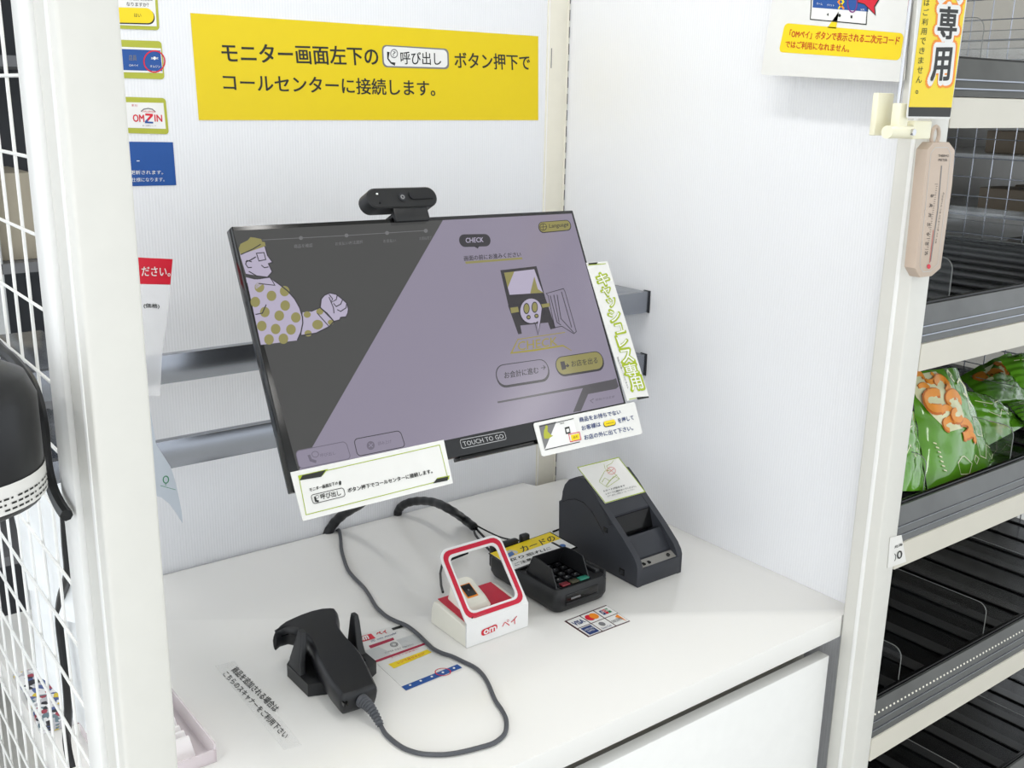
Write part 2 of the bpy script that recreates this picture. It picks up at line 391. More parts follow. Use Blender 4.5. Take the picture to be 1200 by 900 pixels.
# illustrated man: cap, face, shirt, arm, fist
g.poly([(150, 430), (143, 395), (285, 350), (300, 425), (328, 462), (305, 470), (326, 515), (300, 545), (180, 525)], LV2, 2)
g.poly([(140, 385), (150, 360), (190, 340), (205, 322), (228, 325), (265, 333), (270, 348), (285, 350), (290, 372), (150, 420)], OL, 3)
g.line([(150, 420), (220, 388), (262, 362)], 0.0015, IK, 4)
g.line([(285, 372), (300, 425), (328, 462), (305, 470), (326, 515), (300, 545), (240, 538), (195, 512)], 0.0017, IK, 4)
g.line([(238, 412), (280, 408), (290, 447), (252, 455)], 0.0014, IK, 4, True); g.line([(235, 432), (205, 450), (178, 460)], 0.0017, IK, 4)
g.line([(213, 460), (185, 452), (178, 472), (192, 492), (213, 490)], 0.0015, IK, 4); g.line([(265, 478), (282, 492), (305, 488)], 0.0015, IK, 4)
body = [(185, 560), (250, 555), (330, 560), (365, 585), (410, 620), (450, 665), (478, 715), (493, 765), (495, 800), (485, 850), (465, 895), (263, 920), (215, 700)]
g.poly(body, LV2, 2); g.line(body[2:11], 0.0019, IK, 5)
g.poly([(185, 575), (180, 545), (240, 560), (310, 545), (340, 590), (270, 585), (240, 610)], LV2, 3); g.line([(180, 530), (240, 555), (315, 545), (340, 590), (250, 580)], 0.0015, IK, 5)
for c in ((322, 648), (395, 622), (398, 702), (232, 682), (285, 738), (365, 758), (457, 768), (268, 815), (345, 832), (430, 835), (308, 890), (388, 886), (255, 600)): g.disc(c, 27, 29, OL, 3)
arm = [(495, 740), (540, 735), (590, 713), (630, 745), (668, 790), (640, 820), (570, 855), (488, 868)]
g.poly(arm, LV2, 2); g.line(arm[1:], 0.0017, IK, 5)
for c, r in (((578, 808), 30), ((520, 752), 20), ((590, 735), 20), ((650, 795), 16), ((525, 856), 20)): g.disc(c, r, r*0.9, OL, 3)
fist = [(592, 712), (598, 665), (615, 645), (645, 632), (680, 640), (712, 665), (740, 690), (748, 722), (745, 745), (735, 765), (705, 768), (700, 782), (668, 790), (630, 752)]
g.poly(fist, LV2, 2); g.line(fist, 0.0017, IK, 5, True)
for L in ([(640, 640), (660, 665), (652, 685), (680, 670), (686, 645)], [(665, 690), (680, 708), (705, 695), (716, 668)], [(686, 725), (705, 735), (735, 715), (738, 690)], [(640, 655), (665, 715), (668, 745)], [(575, 745), (640, 818)], [(232, 752), (270, 745), (292, 697)]): g.line(L, 0.0015, IK, 6)
g.cv = A6
g.rrect([(190, 216), (313, 214), (318, 262), (196, 266)], 0.012, IK, 2); g.poly([(250, 262), (272, 260), (266, 272)], IK, 2)
g.text('CHECK', (219, 249), (288, 246), (218, 230), LV2, 3, 0.02)
g.poly([(216, 322), (438, 305), (441, 313), (219, 331)], OL, 2)
g.text('画面の前にお進みください', (213, 320), (435, 303), (211, 300), IK, 3, 0.02)
g.rrect([(499, 168), (626, 158), (634, 200), (506, 212)], 0.012, IK, 2); g.rrect([(502, 170), (624, 161), (630, 197), (509, 208)], 0.011, OL, 3)
g.circ((521, 187), 13, 13, 0.0012, IK, 4); g.line([(508, 188), (534, 186)], 0.001, IK, 4); g.line([(521, 174), (521, 200)], 0.001, IK, 4)
g.text('Language', (545, 196), (620, 188), (544, 176), IK, 4, 0.01)
# self checkout drawing
g.poly([(354, 356), (495, 340), (532, 472), (386, 497)], IK, 2); g.poly([(368, 366), (486, 352), (520, 444), (390, 452)], LV2, 3)
g.poly([(368, 366), (408, 361), (382, 425)], OL, 4); g.poly([(486, 380), (500, 430), (522, 444), (470, 447)], OL, 4)
g.poly([(384, 494), (532, 470), (570, 582), (550, 587), (540, 560), (432, 572), (438, 604), (424, 606)], IK, 2)
g.poly([(392, 503), (422, 499), (426, 519), (396, 524)], OL, 4); g.poly([(508, 490), (545, 484), (547, 498), (512, 504)], OL, 4)
g.poly([(473+44*math.cos(a), 515+50*math.sin(a)) for a in np.linspace(0.9, 0.9+5.1, 22)]+[(502, 610)][::-1], LV2, 5)
g.line([(473+44*math.cos(a), 515+50*math.sin(a)) for a in np.linspace(1.2, 1.2+5.5, 24)]+[(500, 608), (473+44*math.cos(1.2), 515+50*math.sin(1.2))], 0.0019, IK, 6)
for c, rx, ry in (((455, 506), 11, 20), ((487, 501), 11, 20), ((463, 540), 7, 7), ((494, 535), 7, 7)): g.disc(c, rx+1.5, ry+2, IK, 6); g.disc(c, rx-1.5, ry-2, OL, 7)
g.line([(532, 447), (600, 428), (606, 440), (650, 596), (640, 604), (594, 575), (566, 580), (540, 455)], 0.0013, IK, 5, True)
g.line([(548, 455), (575, 560), (590, 570)], 0.0015, IK, 5); g.line([(575, 452), (590, 545), (640, 600)], 0.0015, IK, 5); g.line([(592, 440), (632, 580)], 0.0015, IK, 5); g.line([(562, 452), (583, 560)], 0.0015, IK, 5)
g.cv = B5
g.line([(655, 190), (300, 243), (250, 346), (420, 325), (640, 290), (705, 328)], [0.0012, 0.0014, 0.0035, 0.0035, 0.0025, 0.001], OL2, 3)
g.text('CHECK', (300, 328), (598, 288), (298, 262), OL2, 4, -0.012)
q = [(122, 440), (520, 385), (545, 545), (150, 607)]; g.rrect([(x+4, y+9) for x, y in q], 0.017, IK, 2); g.rrect(q, 0.017, IK, 2.5); g.rrect([(128, 446), (515, 391), (538, 536), (156, 597)], 0.0165, LV, 3)
g.text('お会計に進む', (200, 540), (456, 498), (195, 490), IK, 4, 0.02); g.text('→', (474, 475), (508, 470), (474, 442), IK, 4, 0.03)
q = [(570, 380), (930, 325), (957, 465), (600, 522)]; g.rrect([(x+4, y+8) for x, y in q], 0.018, IK, 2); g.rrect(q, 0.018, IK, 2.5); g.rrect([(576, 385), (925, 331), (950, 458), (606, 514)], 0.0175, OL, 3)
g.text('お店を出る', (705, 452), (902, 422), (699, 405), IK, 4, 0.01)
g.poly([(618, 412), (650, 407), (664, 465), (632, 475)], IK, 4); g.line([(655, 445), (680, 440)], 0.0025, IK, 4); g.line([(668, 428), (682, 440), (672, 452)], 0.002, IK, 4)
g.poly([(145, 711), (500, 645), (800, 588), (1015, 545), (1040, 535), (1060, 598), (1040, 615), (830, 655), (775, 782), (716, 792), (790, 610), (640, 636), (150, 724)], BD, 2)
g.text('精算方法変更', (885, 708), (1030, 682), (885, 690), MD, 3, 0.0, 1); g.line([(872, 690), (845, 705), (868, 722)], 0.0015, MD, 3)
g.cv = A7
g.rring([(188, 527), (430, 480), (455, 562), (208, 612)], 0.006, 0.0012, MD, 3); g.rrect([(188, 527), (430, 480), (455, 562), (208, 612)], 0.006, LV, 2)
g.rring([(468, 470), (690, 428), (716, 505), (487, 552)], 0.006, 0.0012, IK, 3)
g.text('呼び出し', (308, 557), (382, 543), (305, 540), MD, 4); g.text('読み上げ', (585, 500), (650, 488), (583, 482), MD, 4)
g.line([(252, 545), (262, 570), (288, 578)], 0.004, MD, 4); g.circ((283, 542), 16, 14, 0.001, MD, 4)
g.disc((549, 500), 19, 21, MD, 4); g.line([(540, 490), (558, 508)], 0.0014, LV, 5); g.line([(558, 490), (540, 508)], 0.0014, LV, 5)
build(g, 'screen_graphics', SM, mon)
g = Decal(MP, A8, 0.0003)
g.rring([(165, 325), (388, 282), (400, 320), (177, 368)], 0.003, 0.0010, 0, 2)
g.text('TOUCH TO GO', (186, 356), (388, 315), (178, 334), 0, 2, 0.02)
build(g, 'bezel_lettering', [mat('bezel_print', (168, 168, 170), 0.4)], mon)

# signs taped to the monitor --------------------------------------
MP1 = Plane(ml(0, 0, 0.0015), MN)
d = sheet(MP1, [(165, 628), (900, 472), (945, 680), (225, 862)], 0.0012, A7)
s1 = build(d, 'call_centre_sign', m_lam, label='white landscape card with thin lime border taped to the lower left of the monitor', cat='sign')
g = Decal(MP1, A7); g.line([(205, 650), (880, 497), (920, 660), (240, 832)], 0.0011, 1, 1, True)
g.poly([(200, 645), (345, 612), (318, 645), (208, 668)], 1, 1.2); g.poly([(222, 643), (335, 617), (312, 650), (208, 667)], 0, 1.6)
g.poly([(850, 680), (868, 655), (928, 643), (925, 662)], 1, 1.2); g.poly([(848, 682), (865, 660), (922, 648), (918, 668)], 0, 1.6)
g.text('モニター画面左下の', (257, 722), (392, 688), (255, 704), 0, 2, 0.03, 1); g.poly([(398, 690), (396, 676), (401, 668), (408, 673), (407, 688)], 0, 2)
g.rring([(262, 738), (418, 702), (428, 742), (274, 780)], 0.0035, 0.0009, 0, 2)
g.text('呼び出し', (312, 759), (408, 739), (306, 733), 0, 2, 0.02); g.line([(281, 745), (286, 765), (300, 768)], 0.003, 0, 2); g.circ((292, 746), 7, 8, 0.0008, 2, 2)
g.text('ボタン押下でコールセンターに接続します。', (441, 727), (846, 632), (436, 706), 0, 2, 0.035)
build(g, 'lettering', [m_ink, m_lime, m_grey], s1)

d = sheet(MP1, [(535, 240), (1045, 132), (1085, 292), (580, 408)], 0.0012, A8, 0.004)
s2 = build(d, 'leave_shop_sign', m_lam, label='laminated card with navy lettering and small picture at the lower right of the monitor', cat='sign')
g = Decal(MP1, A8)
g.poly([(565, 258), (735, 218), (765, 332), (594, 374)], 2, 1); g.poly([(563, 252), (650, 232), (604, 345), (592, 372)], 1, 1.5)
g.line([(565, 257), (737, 217)], 0.0012, 0, 2); g.line([(594, 374), (768, 334)], 0.0014, 0, 2)
g.poly([(586, 300), (588, 275), (598, 258), (606, 262), (606, 282), (625, 300), (634, 303), (610, 318), (590, 318)], 3, 2); g.disc((600, 259), 7, 8, 3, 2.5)
g.poly([(692, 262), (715, 256), (722, 290), (698, 295)], 0, 2); g.poly([(698, 270), (712, 266), (716, 283), (702, 287)], 2, 2.5); g.text('CHECK', (668, 246), (690, 241), (667, 240), 0, 2, .03, 1)
g.poly([(722, 300), (764, 291), (768, 320), (727, 329)], 4, 2); g.line([(712, 296), (766, 284), (774, 322), (720, 334)], 0.0012, 5, 2.5, True); g.text('出る', (735, 318), (758, 312), (733, 306), 0, 3, 0, 1)
g.text('商品をお持ちでない', (768, 236), (975, 194), (763, 212), 6, 2, 0.022)
g.text('お客様は', (780, 278), (874, 256), (775, 254), 6, 2, 0.022); g.text('を押して', (962, 240), (1040, 222), (957, 216), 6, 2, 0.022)
g.text('お店の外に出て下さい。', (793, 325), (1037, 275), (788, 300), 6, 2, 0.022)
g.rrect([(884, 233), (944, 220), (952, 250), (890, 262)], 0.006, 0, 2); g.rrect([(886, 232), (943, 220), (949, 245), (892, 258)], 0.006, 7, 2.5); g.text('お店を出る', (900, 247), (940, 239), (899, 240), 0, 3, 0, 1)
build(g, 'lettering', [m_ink, m_grey, m_pap2, m_oliv, m_yel2, m_red, m_inkb, m_yel2], s2)

d = sheet(MP1, [(690, 326), (773, 321), (935, 850), (850, 866)], 0.0012, A6)
s3 = build(d, 'cashless_sign', m_lam, label='tall narrow white card with lime outlined characters on the right edge of the monitor', cat='sign')
g = Decal(MP1, A6)
g.line([(697, 336), (766, 330)], 0.0015, 1, 1); g.poly([(697, 328), (735, 325), (730, 332), (700, 334)], 2, 1.5)
g.poly([(885, 852), (890, 862), (934, 854), (933, 848)], 2, 1.5); g.line([(857, 860), (885, 855)], 0.0015, 1, 1)
ch = 'キャッシュレス専用'
cen = [(753, 392), (766, 440), (787, 482), (797, 533), (817, 583), (828, 633), (845, 690), (862, 747), (882, 797)]
wid = [40, 30, 26, 38, 30, 34, 44, 46, 44]
for c_, (cx, cy), w_ in zip(ch, cen, wid):
    hh = w_*0.58
    bl = (cx-w_/2+3+hh*.28, cy+hh+2); br = (cx+w_/2+3+hh*.28, cy+hh-6); tl = (cx-w_/2-3-hh*.1, cy-hh+6)
    g.text(c_, (bl[0]-4, bl[1]+4), (br[0]+4, br[1]+4), (tl[0]-4, tl[1]-4), 1, 1.5, 0.085); g.text(c_, bl, br, tl, 0, 2.2, 0.012)
g.text('現金はお使いいただけません', (808, 696), (850, 820), (814, 693), 2, 2, 0.0, 1)
build(g, 'lettering', [m_pap2, m_lime, m_ink], s3)

# webcam clipped on the top edge ----------------------------------
def cam_on(q, off): return Plane(ml(0, 0, off), MN).at(crop(410, 205, 10)(*q))
wc = thing('webcam', tuple(ml(0, MH/2, -0.01)), 'black bar webcam clipped on the top edge of the monitor', 'webcam')
def to_uv(p): w = p-MC; return w @ MU, w @ MV
(u0, _), (u1, _) = to_uv(cam_on((203, 265), 0.012)), to_uv(cam_on((1028, 265), 0.012))
_, v1 = to_uv(cam_on((620, 143), 0.012)); _, v0 = to_uv(cam_on((620, 378), 0.012)); rr = (v1-v0)/2; vc = (v0+v1)/2
def capsule(ua, ub, v, r, n, k=12): return [ml(ub-r+r*math.sin(a), v+r*math.cos(a), n) for a in np.linspace(0, math.pi, k)]+[ml(ua+r-r*math.sin(a), v-r*math.cos(a), n) for a in np.linspace(0, math.pi, k)]
k = B(); k.loft([capsule(u0, u1, vc, rr, 0.012-0.03), capsule(u0, u1, vc, rr, 0.010), capsule(u0+0.002, u1-0.002, vc, rr-0.002, 0.012)]); build(k, 'body', m_black, wc)
k = B(); 
for rad, n0, n1, mi in ((0.0065, 0.0122, 0.0135, 0), (0.0038, 0.0135, 0.014, 1), (0.0014, 0.014, 0.0143, 2)):
    lu, lv = to_uv(cam_on((612, 262), 0.012)); k.prism([ml(lu+rad*math.cos(a), lv+rad*math.sin(a), n0) for a in np.linspace(0, 2*math.pi, 19)[:-1]], MN*(n1-n0), mi=mi)
build(k, 'lens', [m_chard, m_grey, m_blackg], wc)
k = B(); a, _ = to_uv(cam_on((695, 262), 0.012)); bq, _ = to_uv(cam_on((1000, 262), 0.012)); k.loft([capsule(a, bq, vc+rr*0.16, rr*0.42, 0.012), capsule(a, bq, vc+rr*0.16, rr*0.42, 0.0142)]); build(k, 'privacy_slider', m_blacks, wc)
k = B(); 
for q, r_, mi in (((318, 222), 0.0016, 0), ((352, 330), 0.0012, 1)):
    lu, lv = to_uv(cam_on(q, 0.012)); k.prism([ml(lu+r_*1.3*math.cos(a), lv+r_*math.sin(a), 0.012) for a in np.linspace(0, 2*math.pi, 13)[:-1]], MN*0.0004, mi=mi)
build(k, 'indicator', [m_pap2, m_blackg], wc)
k = B(); a, vb = to_uv(cam_on((520, 545), 0.004)); bq, _ = to_uv(cam_on((930, 545), 0.004)); mbox(k, a, bq, MH/2-0.009, v0+0.001, 0.0012, 0.010, 0.003); mbox(k, a, bq, MH/2+0.001, MH/2+0.007, -0.04, 0.003, 0.001)
build(k, 'clip', m_black, wc)

# ================================================================== SIGNS ON THE BACK WALL
WP = PY(0.0048)
SG = crop(210, 0, 2.5)
d = sheet(WP, [(33, 38), (1052, 106), (1052, 352), (58, 352)], 0.001, SG)
s4 = build(d, 'wall_banner', m_yel, label='large yellow banner with black Japanese lettering on the back wall', cat='sign')
g = Decal(WP, SG)
g.text('モニター画面左下の', (128, 183), (584, 192), (121, 124), 0, 1, 0.022, 3)
g.rrect([(593, 131), (789, 143), (791, 203), (596, 197)], 0.01, 1, 1); g.rrect([(597, 135), (784, 147), (786, 198), (600, 193)], 0.009, 2, 1.5)
g.text('呼び出し', (649, 188), (767, 191), (647, 150), 0, 2, 0.012, 3)
g.line([(612, 152), (611, 172), (620, 184), (632, 188)], [0.006, 0.003, 0.003, 0.006], 0, 2); g.circ((629, 157), 10, 12, 0.002, 1, 2); g.text('?', (624, 165), (634, 165), (624, 150), 1, 2, 0.0)
g.text('ボタン押下で', (808, 200), (1028, 206), (805, 152), 0, 1, 0.018, 3)
g.text('コールセンターに接続します。', (131, 266), (750, 282), (126, 214), 0, 1, 0.018, 3)
build(g, 'lettering', [m_ink, m_grey, m_pap2], s4)
PP = crop(140, 0, 7.5)
def rounded_poster(outer, inner, r, label, fn):
    o = sheet(WP, outer, 0.0008, PP, r); o_ = build(o, 'instruction_card', m_oliv, label=label, cat='sign')
    g = Decal(WP, PP); g.poly(inner, 0, 1); fn(g)
    build(g, 'lettering', [m_pap2, m_yel2, m_ink, m_blue, m_red, m_inkb, m_grey], o_)
def f1(g):
    g.rrect([(-180, 75), (300, 78), (318, 218), (-170, 204)], 0.018, 2, 1.4); g.rrect([(-180, 60), (292, 72), (308, 205), (-170, 194)], 0.018, 1, 1.8)
    g.text('はい', (129, 149), (190, 152), (127, 117), 2, 2.2, 0.01); g.text('なりますか？', (62, 52), (256, 60), (60, 18), 2, 2, 0.015)
    g.text('お会計と同時に', (90, 2), (290, 10), (90, -30), 2, 2, 0.015)
rounded_poster([(-200, -160), (325, -160), (352, 266), (-160, 246)], [(-190, -120), (305, -120), (327, 232), (-160, 214)], 0.006, 'topmost olive framed instruction card with a yellow button on the back wall', f1)
def f2(g):
    g.poly([(-120, 425), (358, 443), (376, 626), (-110, 612)], 3, 1.4); g.circ((305, 540), 92, 94, 0.0022, 4, 2.4)
    g.text('店員', (82, 530), (150, 534), (80, 480), 6, 2, 0.01); g.text('OMペイ', (84, 583), (165, 586), (82, 563), 0, 2, 0.0)
    g.text('オムジン', (268, 592), (358, 596), (266, 570), 0, 2, 0.0); g.disc((307, 512), 13, 15, 0, 2); g.text('»  «', (275, 522), (340, 522), (275, 504), 0, 2, 0.02)
rounded_poster([(-140, 345), (368, 362), (397, 697), (-120, 683)], [(-130, 405), (364, 425), (380, 642), (-115, 630)], 0.006, 'olive framed blue instruction card with a red ring on the back wall', f2)
PC = crop(0, 0, 3)
o = sheet(WP, [(370, 338), (582, 345), (594, 472), (380, 466)], 0.0008, PC, 0.006)
o_ = build(o, 'logo_card', m_oliv, label='olive framed card with a red and blue coined logo on the back wall', cat='sign')
g = Decal(WP, PC); g.poly([(375, 358), (574, 362), (583, 453), (380, 447)], 0, 1)
g.text('OM', (468, 428), (507, 429), (466, 402), 1, 2, 0.03); g.text('IN', (544, 427), (570, 428), (542, 403), 1, 2, 0.03)
g.poly([(510, 399), (537, 400), (537, 408), (518, 428), (538, 428), (538, 434), (509, 433), (509, 426), (527, 407), (510, 406)], 1, 2)
g.poly([(518, 427), (538, 428), (538, 434), (509, 433), (509, 426), (518, 417)], 2, 2.3)
g.line([(495, 392), (505, 384), (520, 381), (535, 384), (546, 393)], 0.0018, 3, 2); g.text('CHALLENGER', (497, 394), (546, 396), (497, 388), 1, 2.5, 0.0, 1); g.text('働く組織をつくる', (500, 444), (548, 445), (500, 439), 3, 2, 0.0, 1); g.text('まだ', (462, 374), (484, 375), (462, 366), 4, 2, 0.0, 1)
build(g, 'lettering', [m_pap2, m_red, m_blue, m_grey, m_red], o_)
o = sheet(WP, [(370, 497), (608, 500), (620, 651), (380, 656)], 0.0008, PC)
o_ = build(o, 'notice_card', m_blue, label='plain blue notice with white lettering, lowest of the cards on the back wall', cat='sign')
g = Decal(WP, PC); g.text('毎月更新されます。', (420, 614), (573, 613), (420, 599), 0, 2, 0.005); g.text('画面の仕様になります。', (415, 640), (578, 638), (415, 625), 0, 2, 0.005); g.text('ー', (480, 567), (490, 567), (480, 564), 0, 2, 0.0)
build(g, 'lettering', [m_pap2], o_)
# hanging film strip with the red heading
FP = PY(-0.30); A2 = crop(0, 300, 3)
k = Decal(FP, A2); k.prism([k.pt(q, 0) for q in [(430, 100), (600, 99), (585, 230), (570, 340), (563, 493), (440, 488)]], -FP.n*0.0006); fs = build(k, 'film_strip', m_clear2, label='clear film strip hanging from the red notice beside the left post', cat='strip')
o = sheet(FP, [(420, 2), (607, 11), (599, 101), (425, 97)], 0.0008, A2)
o_ = build(o, 'red_notice', m_red, label='small red notice with white lettering beside the left post', cat='sign')
g = Decal(FP, A2); g.text('ください。', (470, 70), (598, 72), (470, 36), 0, 2, 0.01); build(g, 'lettering', [m_pap2], o_)
g = Decal(FP, A2); g.text('(価格)', (505, 184), (560, 186), (505, 166), 0, 1, 0.03); build(g, 'lettering', [m_ink], fs)

# ================================================================== FLAT PRINT ON THE COUNTER
CP = PZ(0.0006)
SB = crop(230, 680, 4.284)
o = sheet(CP, [(95, 425), (192, 405), (440, 690), (345, 838)][:0] or [(95, 430), (190, 405), (530, 825), (440, 850)], 0.0005, SB)
o_ = build(o, 'counter_label', mat('clear_tape', (250, 250, 250), 0.3, alpha=0.10), label='clear tape label with two lines of black lettering in front of the scanner', cat='label')
g = Decal(CP, SB)
def run(g, s, a, b_, h, mi, bold):
    n = len(s)
    g.text(s, a, b_, h, mi, 1.5, bold)
g.text('商品を追加される場合は', (173, 455), (390, 665), (205, 432), 0, 1.5, 0.012)
g.text('こちらのスキャナーをご利用下さい', (130, 475), (440, 800), (158, 455), 0, 1.5, 0.012)
build(g, 'lettering', [m_ink], o_)
OMc = crop(400, 710, 7.5)
o = sheet(CP, [(10, 250), (530, 160), (1065, 555), (565, 745)][:0] or [(60, 275), (480, 172), (1060, 560), (572, 748)], 0.0004, OMc)
o_ = build(o, 'app_payment_sheet', m_lam, label='printed payment sheet with red and yellow bars lying between scanner and cable', cat='leaflet')
g = Decal(CP, OMc)
g.poly([(90, 290), (262, 245), (302, 285), (140, 330)], 1, 1); g.text('om', (160, 318), (245, 293), (145, 285), 0, 2, 0.05)
g.text('ペイ', (318, 262), (412, 240), (295, 235), 1, 1.5, 0.03); g.text('元 om moshi', (262, 325), (482, 250), (255, 305), 3, 1.5, 0.0)
g.poly([(440, 198), (530, 170), (548, 188), (455, 216)], 4, 1)
g.poly([(240, 352), (455, 280), (466, 300), (258, 376)], 5, 1); g.poly([(285, 485), (735, 325), (745, 340), (300, 502)], 5, 1)
g.poly([(180, 400), (330, 360), (400, 395), (440, 430), (280, 475)], 2, 0.6); g.poly([(480, 300), (640, 250), (720, 320), (560, 380)], 2, 0.6)
g.circ((463, 342), 33, 20, 0.0012, 6, 2); g.circ((463, 342), 22, 13, 0.0012, 6, 2)
g.text('SUPER DRY YAHOO', (385, 425), (640, 345), (378, 412), 6, 2, 0.0, 1); g.text('すべての会員様に', (440, 470), (680, 385), (432, 460), 1, 2, 0.0, 1)
g.poly([(412, 515), (755, 385), (795, 410), (462, 552)], 7, 1); g.text('レジで見せるだけ', (500, 515), (740, 428), (485, 498), 1, 2, 0.0, 1)
g.poly([(527, 712), (1020, 515), (1062, 545), (568, 746)], 8, 1); g.circ((893, 585), 68, 32, 0.0016, 1, 2.5, 26)
for x, y in ((605, 700), (698, 662), (795, 625), (893, 588), (990, 550)): g.disc((x, y), 11, 7, 0, 2)
build(g, 'lettering', [m_pap2, m_red, m_lgrey, m_inkb, m_ink, mat('print_wine', (168, 34, 66), 0.5), m_grey, m_yel2, m_blue], o_)
CC = crop(480, 600, 4.615)
o = sheet(CP, [(837, 590), (1062, 503), (1192, 590), (967, 676)], 0.0006, CC)
o_ = build(o, 'card_brand_sticker', mat('print_maroon', (70, 30, 36), 0.45), label='sticker grid of six card logos in front of the card terminal', cat='sticker')
g = Decal(CP, CC)
def bil(u, v): 
    a, b_, c, e = (837, 590), (1062, 503), (1192, 590), (967, 676)
    return tuple(a[i]*(1-u)*(1-v)+b_[i]*u*(1-v)+c[i]*u*v+e[i]*(1-u)*v for i in (0, 1))
def cell(i, j, m=0.035): 
    u0, u1 = 0.02+i*0.327+m*.3, 0.02+(i+1)*0.327-m*.3; v0, v1 = 0.03+j*0.48+0.015, 0.03+(j+1)*0.48-0.015
    return u0, u1, v0, v1
def crect(u0, u1, v0, v1, mi, lay): g.poly([bil(u0, v0), bil(u1, v0), bil(u1, v1), bil(u0, v1)], mi, lay)
def ctext(t, u0, u1, v0, v1, mi, lay, bold): g.text(t, bil(u0, v1), bil(u1, v1), bil(u0, v0), mi, lay, bold)
for i in range(3):
    for j in range(2): crect(*cell(i, j), 0, 1)
ctext('VISA', 0.06, 0.30, 0.18, 0.38, 1, 2, 0.03)
for c_, mi in ((0.455, 2), (0.555, 3)):
    g.poly([bil(c_+0.085*math.cos(a), 0.27+0.15*math.sin(a)) for a in np.linspace(0, 2*math.pi, 17)[:-1]], mi, 2+mi*.2)
for i, mi in enumerate((1, 2, 4)): crect(0.735+i*0.068, 0.795+i*0.068, 0.15, 0.38, mi, 2)
ctext('JCB', 0.74, 0.93, 0.2, 0.32, 0, 3, 0.03)
crect(0.06, 0.30, 0.56, 0.95, 1, 2); ctext('AMERICAN\nEXPRESS', 0.08, 0.28, 0.66, 0.84, 0, 3, 0.0)
g.poly([bil(0.5+0.06*math.cos(a), 0.70+0.11*math.sin(a)) for a in np.linspace(0, 2*math.pi, 17)[:-1]], 5, 2); ctext('Diners Club', 0.39, 0.61, 0.84, 0.93, 1, 2, 0.0)
g.poly([bil(u, v) for u, v in ((0.86, 0.62), (0.95, 0.55), (0.95, 0.95), (0.9, 0.78))], 3, 2); ctext('DISCOVER', 0.70, 0.93, 0.72, 0.84, 5, 3, 0.01)
build(g, 'logos', [m_pap2, m_inkb, m_red, m_orng, m_grn, m_grey], o_)

# ================================================================== RECEIPT PRINTER
pr = thing('receipt_printer', (-0.214, -0.455, 0), 'charcoal wedge shaped receipt printer beside the right wall', 'printer')
X0, X1 = -0.275, -0.153
prof = [(-0.572, 0.0), (-0.337, 0.0), (-0.333, 0.100), (-0.345, 0.104), (-0.343, 0.124), (-0.349, 0.141), (-0.362, 0.156), (-0.382, 0.167), (-0.411, 0.173), (-0.436, 0.155), (-0.461, 0.134), (-0.478, 0.122)]
low = [(-0.478, 0.122), (-0.524, 0.088), (-0.558, 0.060), (-0.570, 0.050), (-0.572, 0.044)]
k = B(); k.prism([(X0+0.012, y, z-0.001) for y, z in [(-0.54, 0.001), (-0.345, 0.001), (-0.345, 0.12), (-0.41, 0.165), (-0.478, 0.115), (-0.478, 0.07), (-0.54, 0.035)]], (X1-X0-0.024, 0, 0)); build(k, 'core', m_chard, pr)
full = [(-0.337, 0.0), (-0.333, 0.100), (-0.345, 0.104), (-0.343, 0.124), (-0.349, 0.141), (-0.362, 0.156), (-0.382, 0.167), (-0.411, 0.173), (-0.436, 0.155), (-0.461, 0.134), (-0.524, 0.088), (-0.558, 0.060), (-0.568, 0.050), (-0.572, 0.040), (-0.572, 0.0)]
k = B(); k.prism([(X0, y, z) for y, z in full], (0.014, 0, 0), 0.0025, 3); k.prism([(X1-0.014, y, z) for y, z in full], (0.014, 0, 0), 0.0025, 3)
k.box(X0+0.006, X1-0.006, -0.5722, -0.545, 0.0, 0.0365, 0.002); build(k, 'side_shell', m_char, pr)
k = B(); k.prism([(X0+0.0135, y, z-0.0005) for y, z in [(-0.345, 0.124), (-0.349, 0.141), (-0.362, 0.156), (-0.382, 0.167), (-0.411, 0.173), (-0.436, 0.155), (-0.461, 0.134), (-0.485, 0.1165), (-0.485, 0.09), (-0.40, 0.10)]], (X1-X0-0.027, 0, 0), 0.001, 1); build(k, 'top_lid', m_char, pr)
k = B(); k.prism([(X0+0.014, y, z) for y, z in [(-0.520, 0.082), (-0.532, 0.070), (-0.549, 0.047), (-0.549, 0.036), (-0.50, 0.036), (-0.50, 0.06)]], (X1-X0-0.028, 0, 0), 0.001, 1); build(k, 'paper_exit_ramp', m_char, pr)
k = B(); k.prism([(X0+0.014, y, z) for y, z in [(-0.484, 0.112), (-0.488, 0.112), (-0.500, 0.075), (-0.484, 0.075)]], (X1-X0-0.028, 0, 0)); build(k, 'exit_slot', m_blackg, pr)
k = B(); k.prism([(X0+0.014, y, z) for y, z in [(-0.569, 0.0362), (-0.552, 0.0440), (-0.552, 0.0362)]], (X1-X0-0.028, 0, 0)); build(k, 'control_strip', mat('strip_grey', (130, 128, 124), 0.5), pr)
k = B(); c_ = np.array((X0+0.092, -0.5608, 0.0402)); k.tube([c_-np.array((0, -.0004, .001)), c_+np.array((0, -0.0008, 0.0018))], 0.004, 12); build(k, 'feed_button', m_blackg, pr)
for dx in (0.022, 0.036): k = B(); k.box(X0+dx, X0+dx+0.006, -0.565, -0.556, 0.0375, 0.0412); build(k, 'indicator_window', m_blackg, pr)
k = B(); k.box(X0-0.0006, X0+0.001, -0.536, -0.522, 0.010, 0.024); k.box(X0-0.0014, X0-0.0004, -0.533, -0.525, 0.013, 0.021, mi=1); build(k, 'side_switch', [m_blackg, m_chard], pr)
k = B(); k.prism([(X0-0.0015, y, z) for y, z in [(-0.466, 0.128), (-0.458, 0.134), (-0.487, 0.113), (-0.495, 0.103), (-0.49, 0.099)]], (0.002, 0, 0)); build(k, 'side_latch', m_chard, pr)
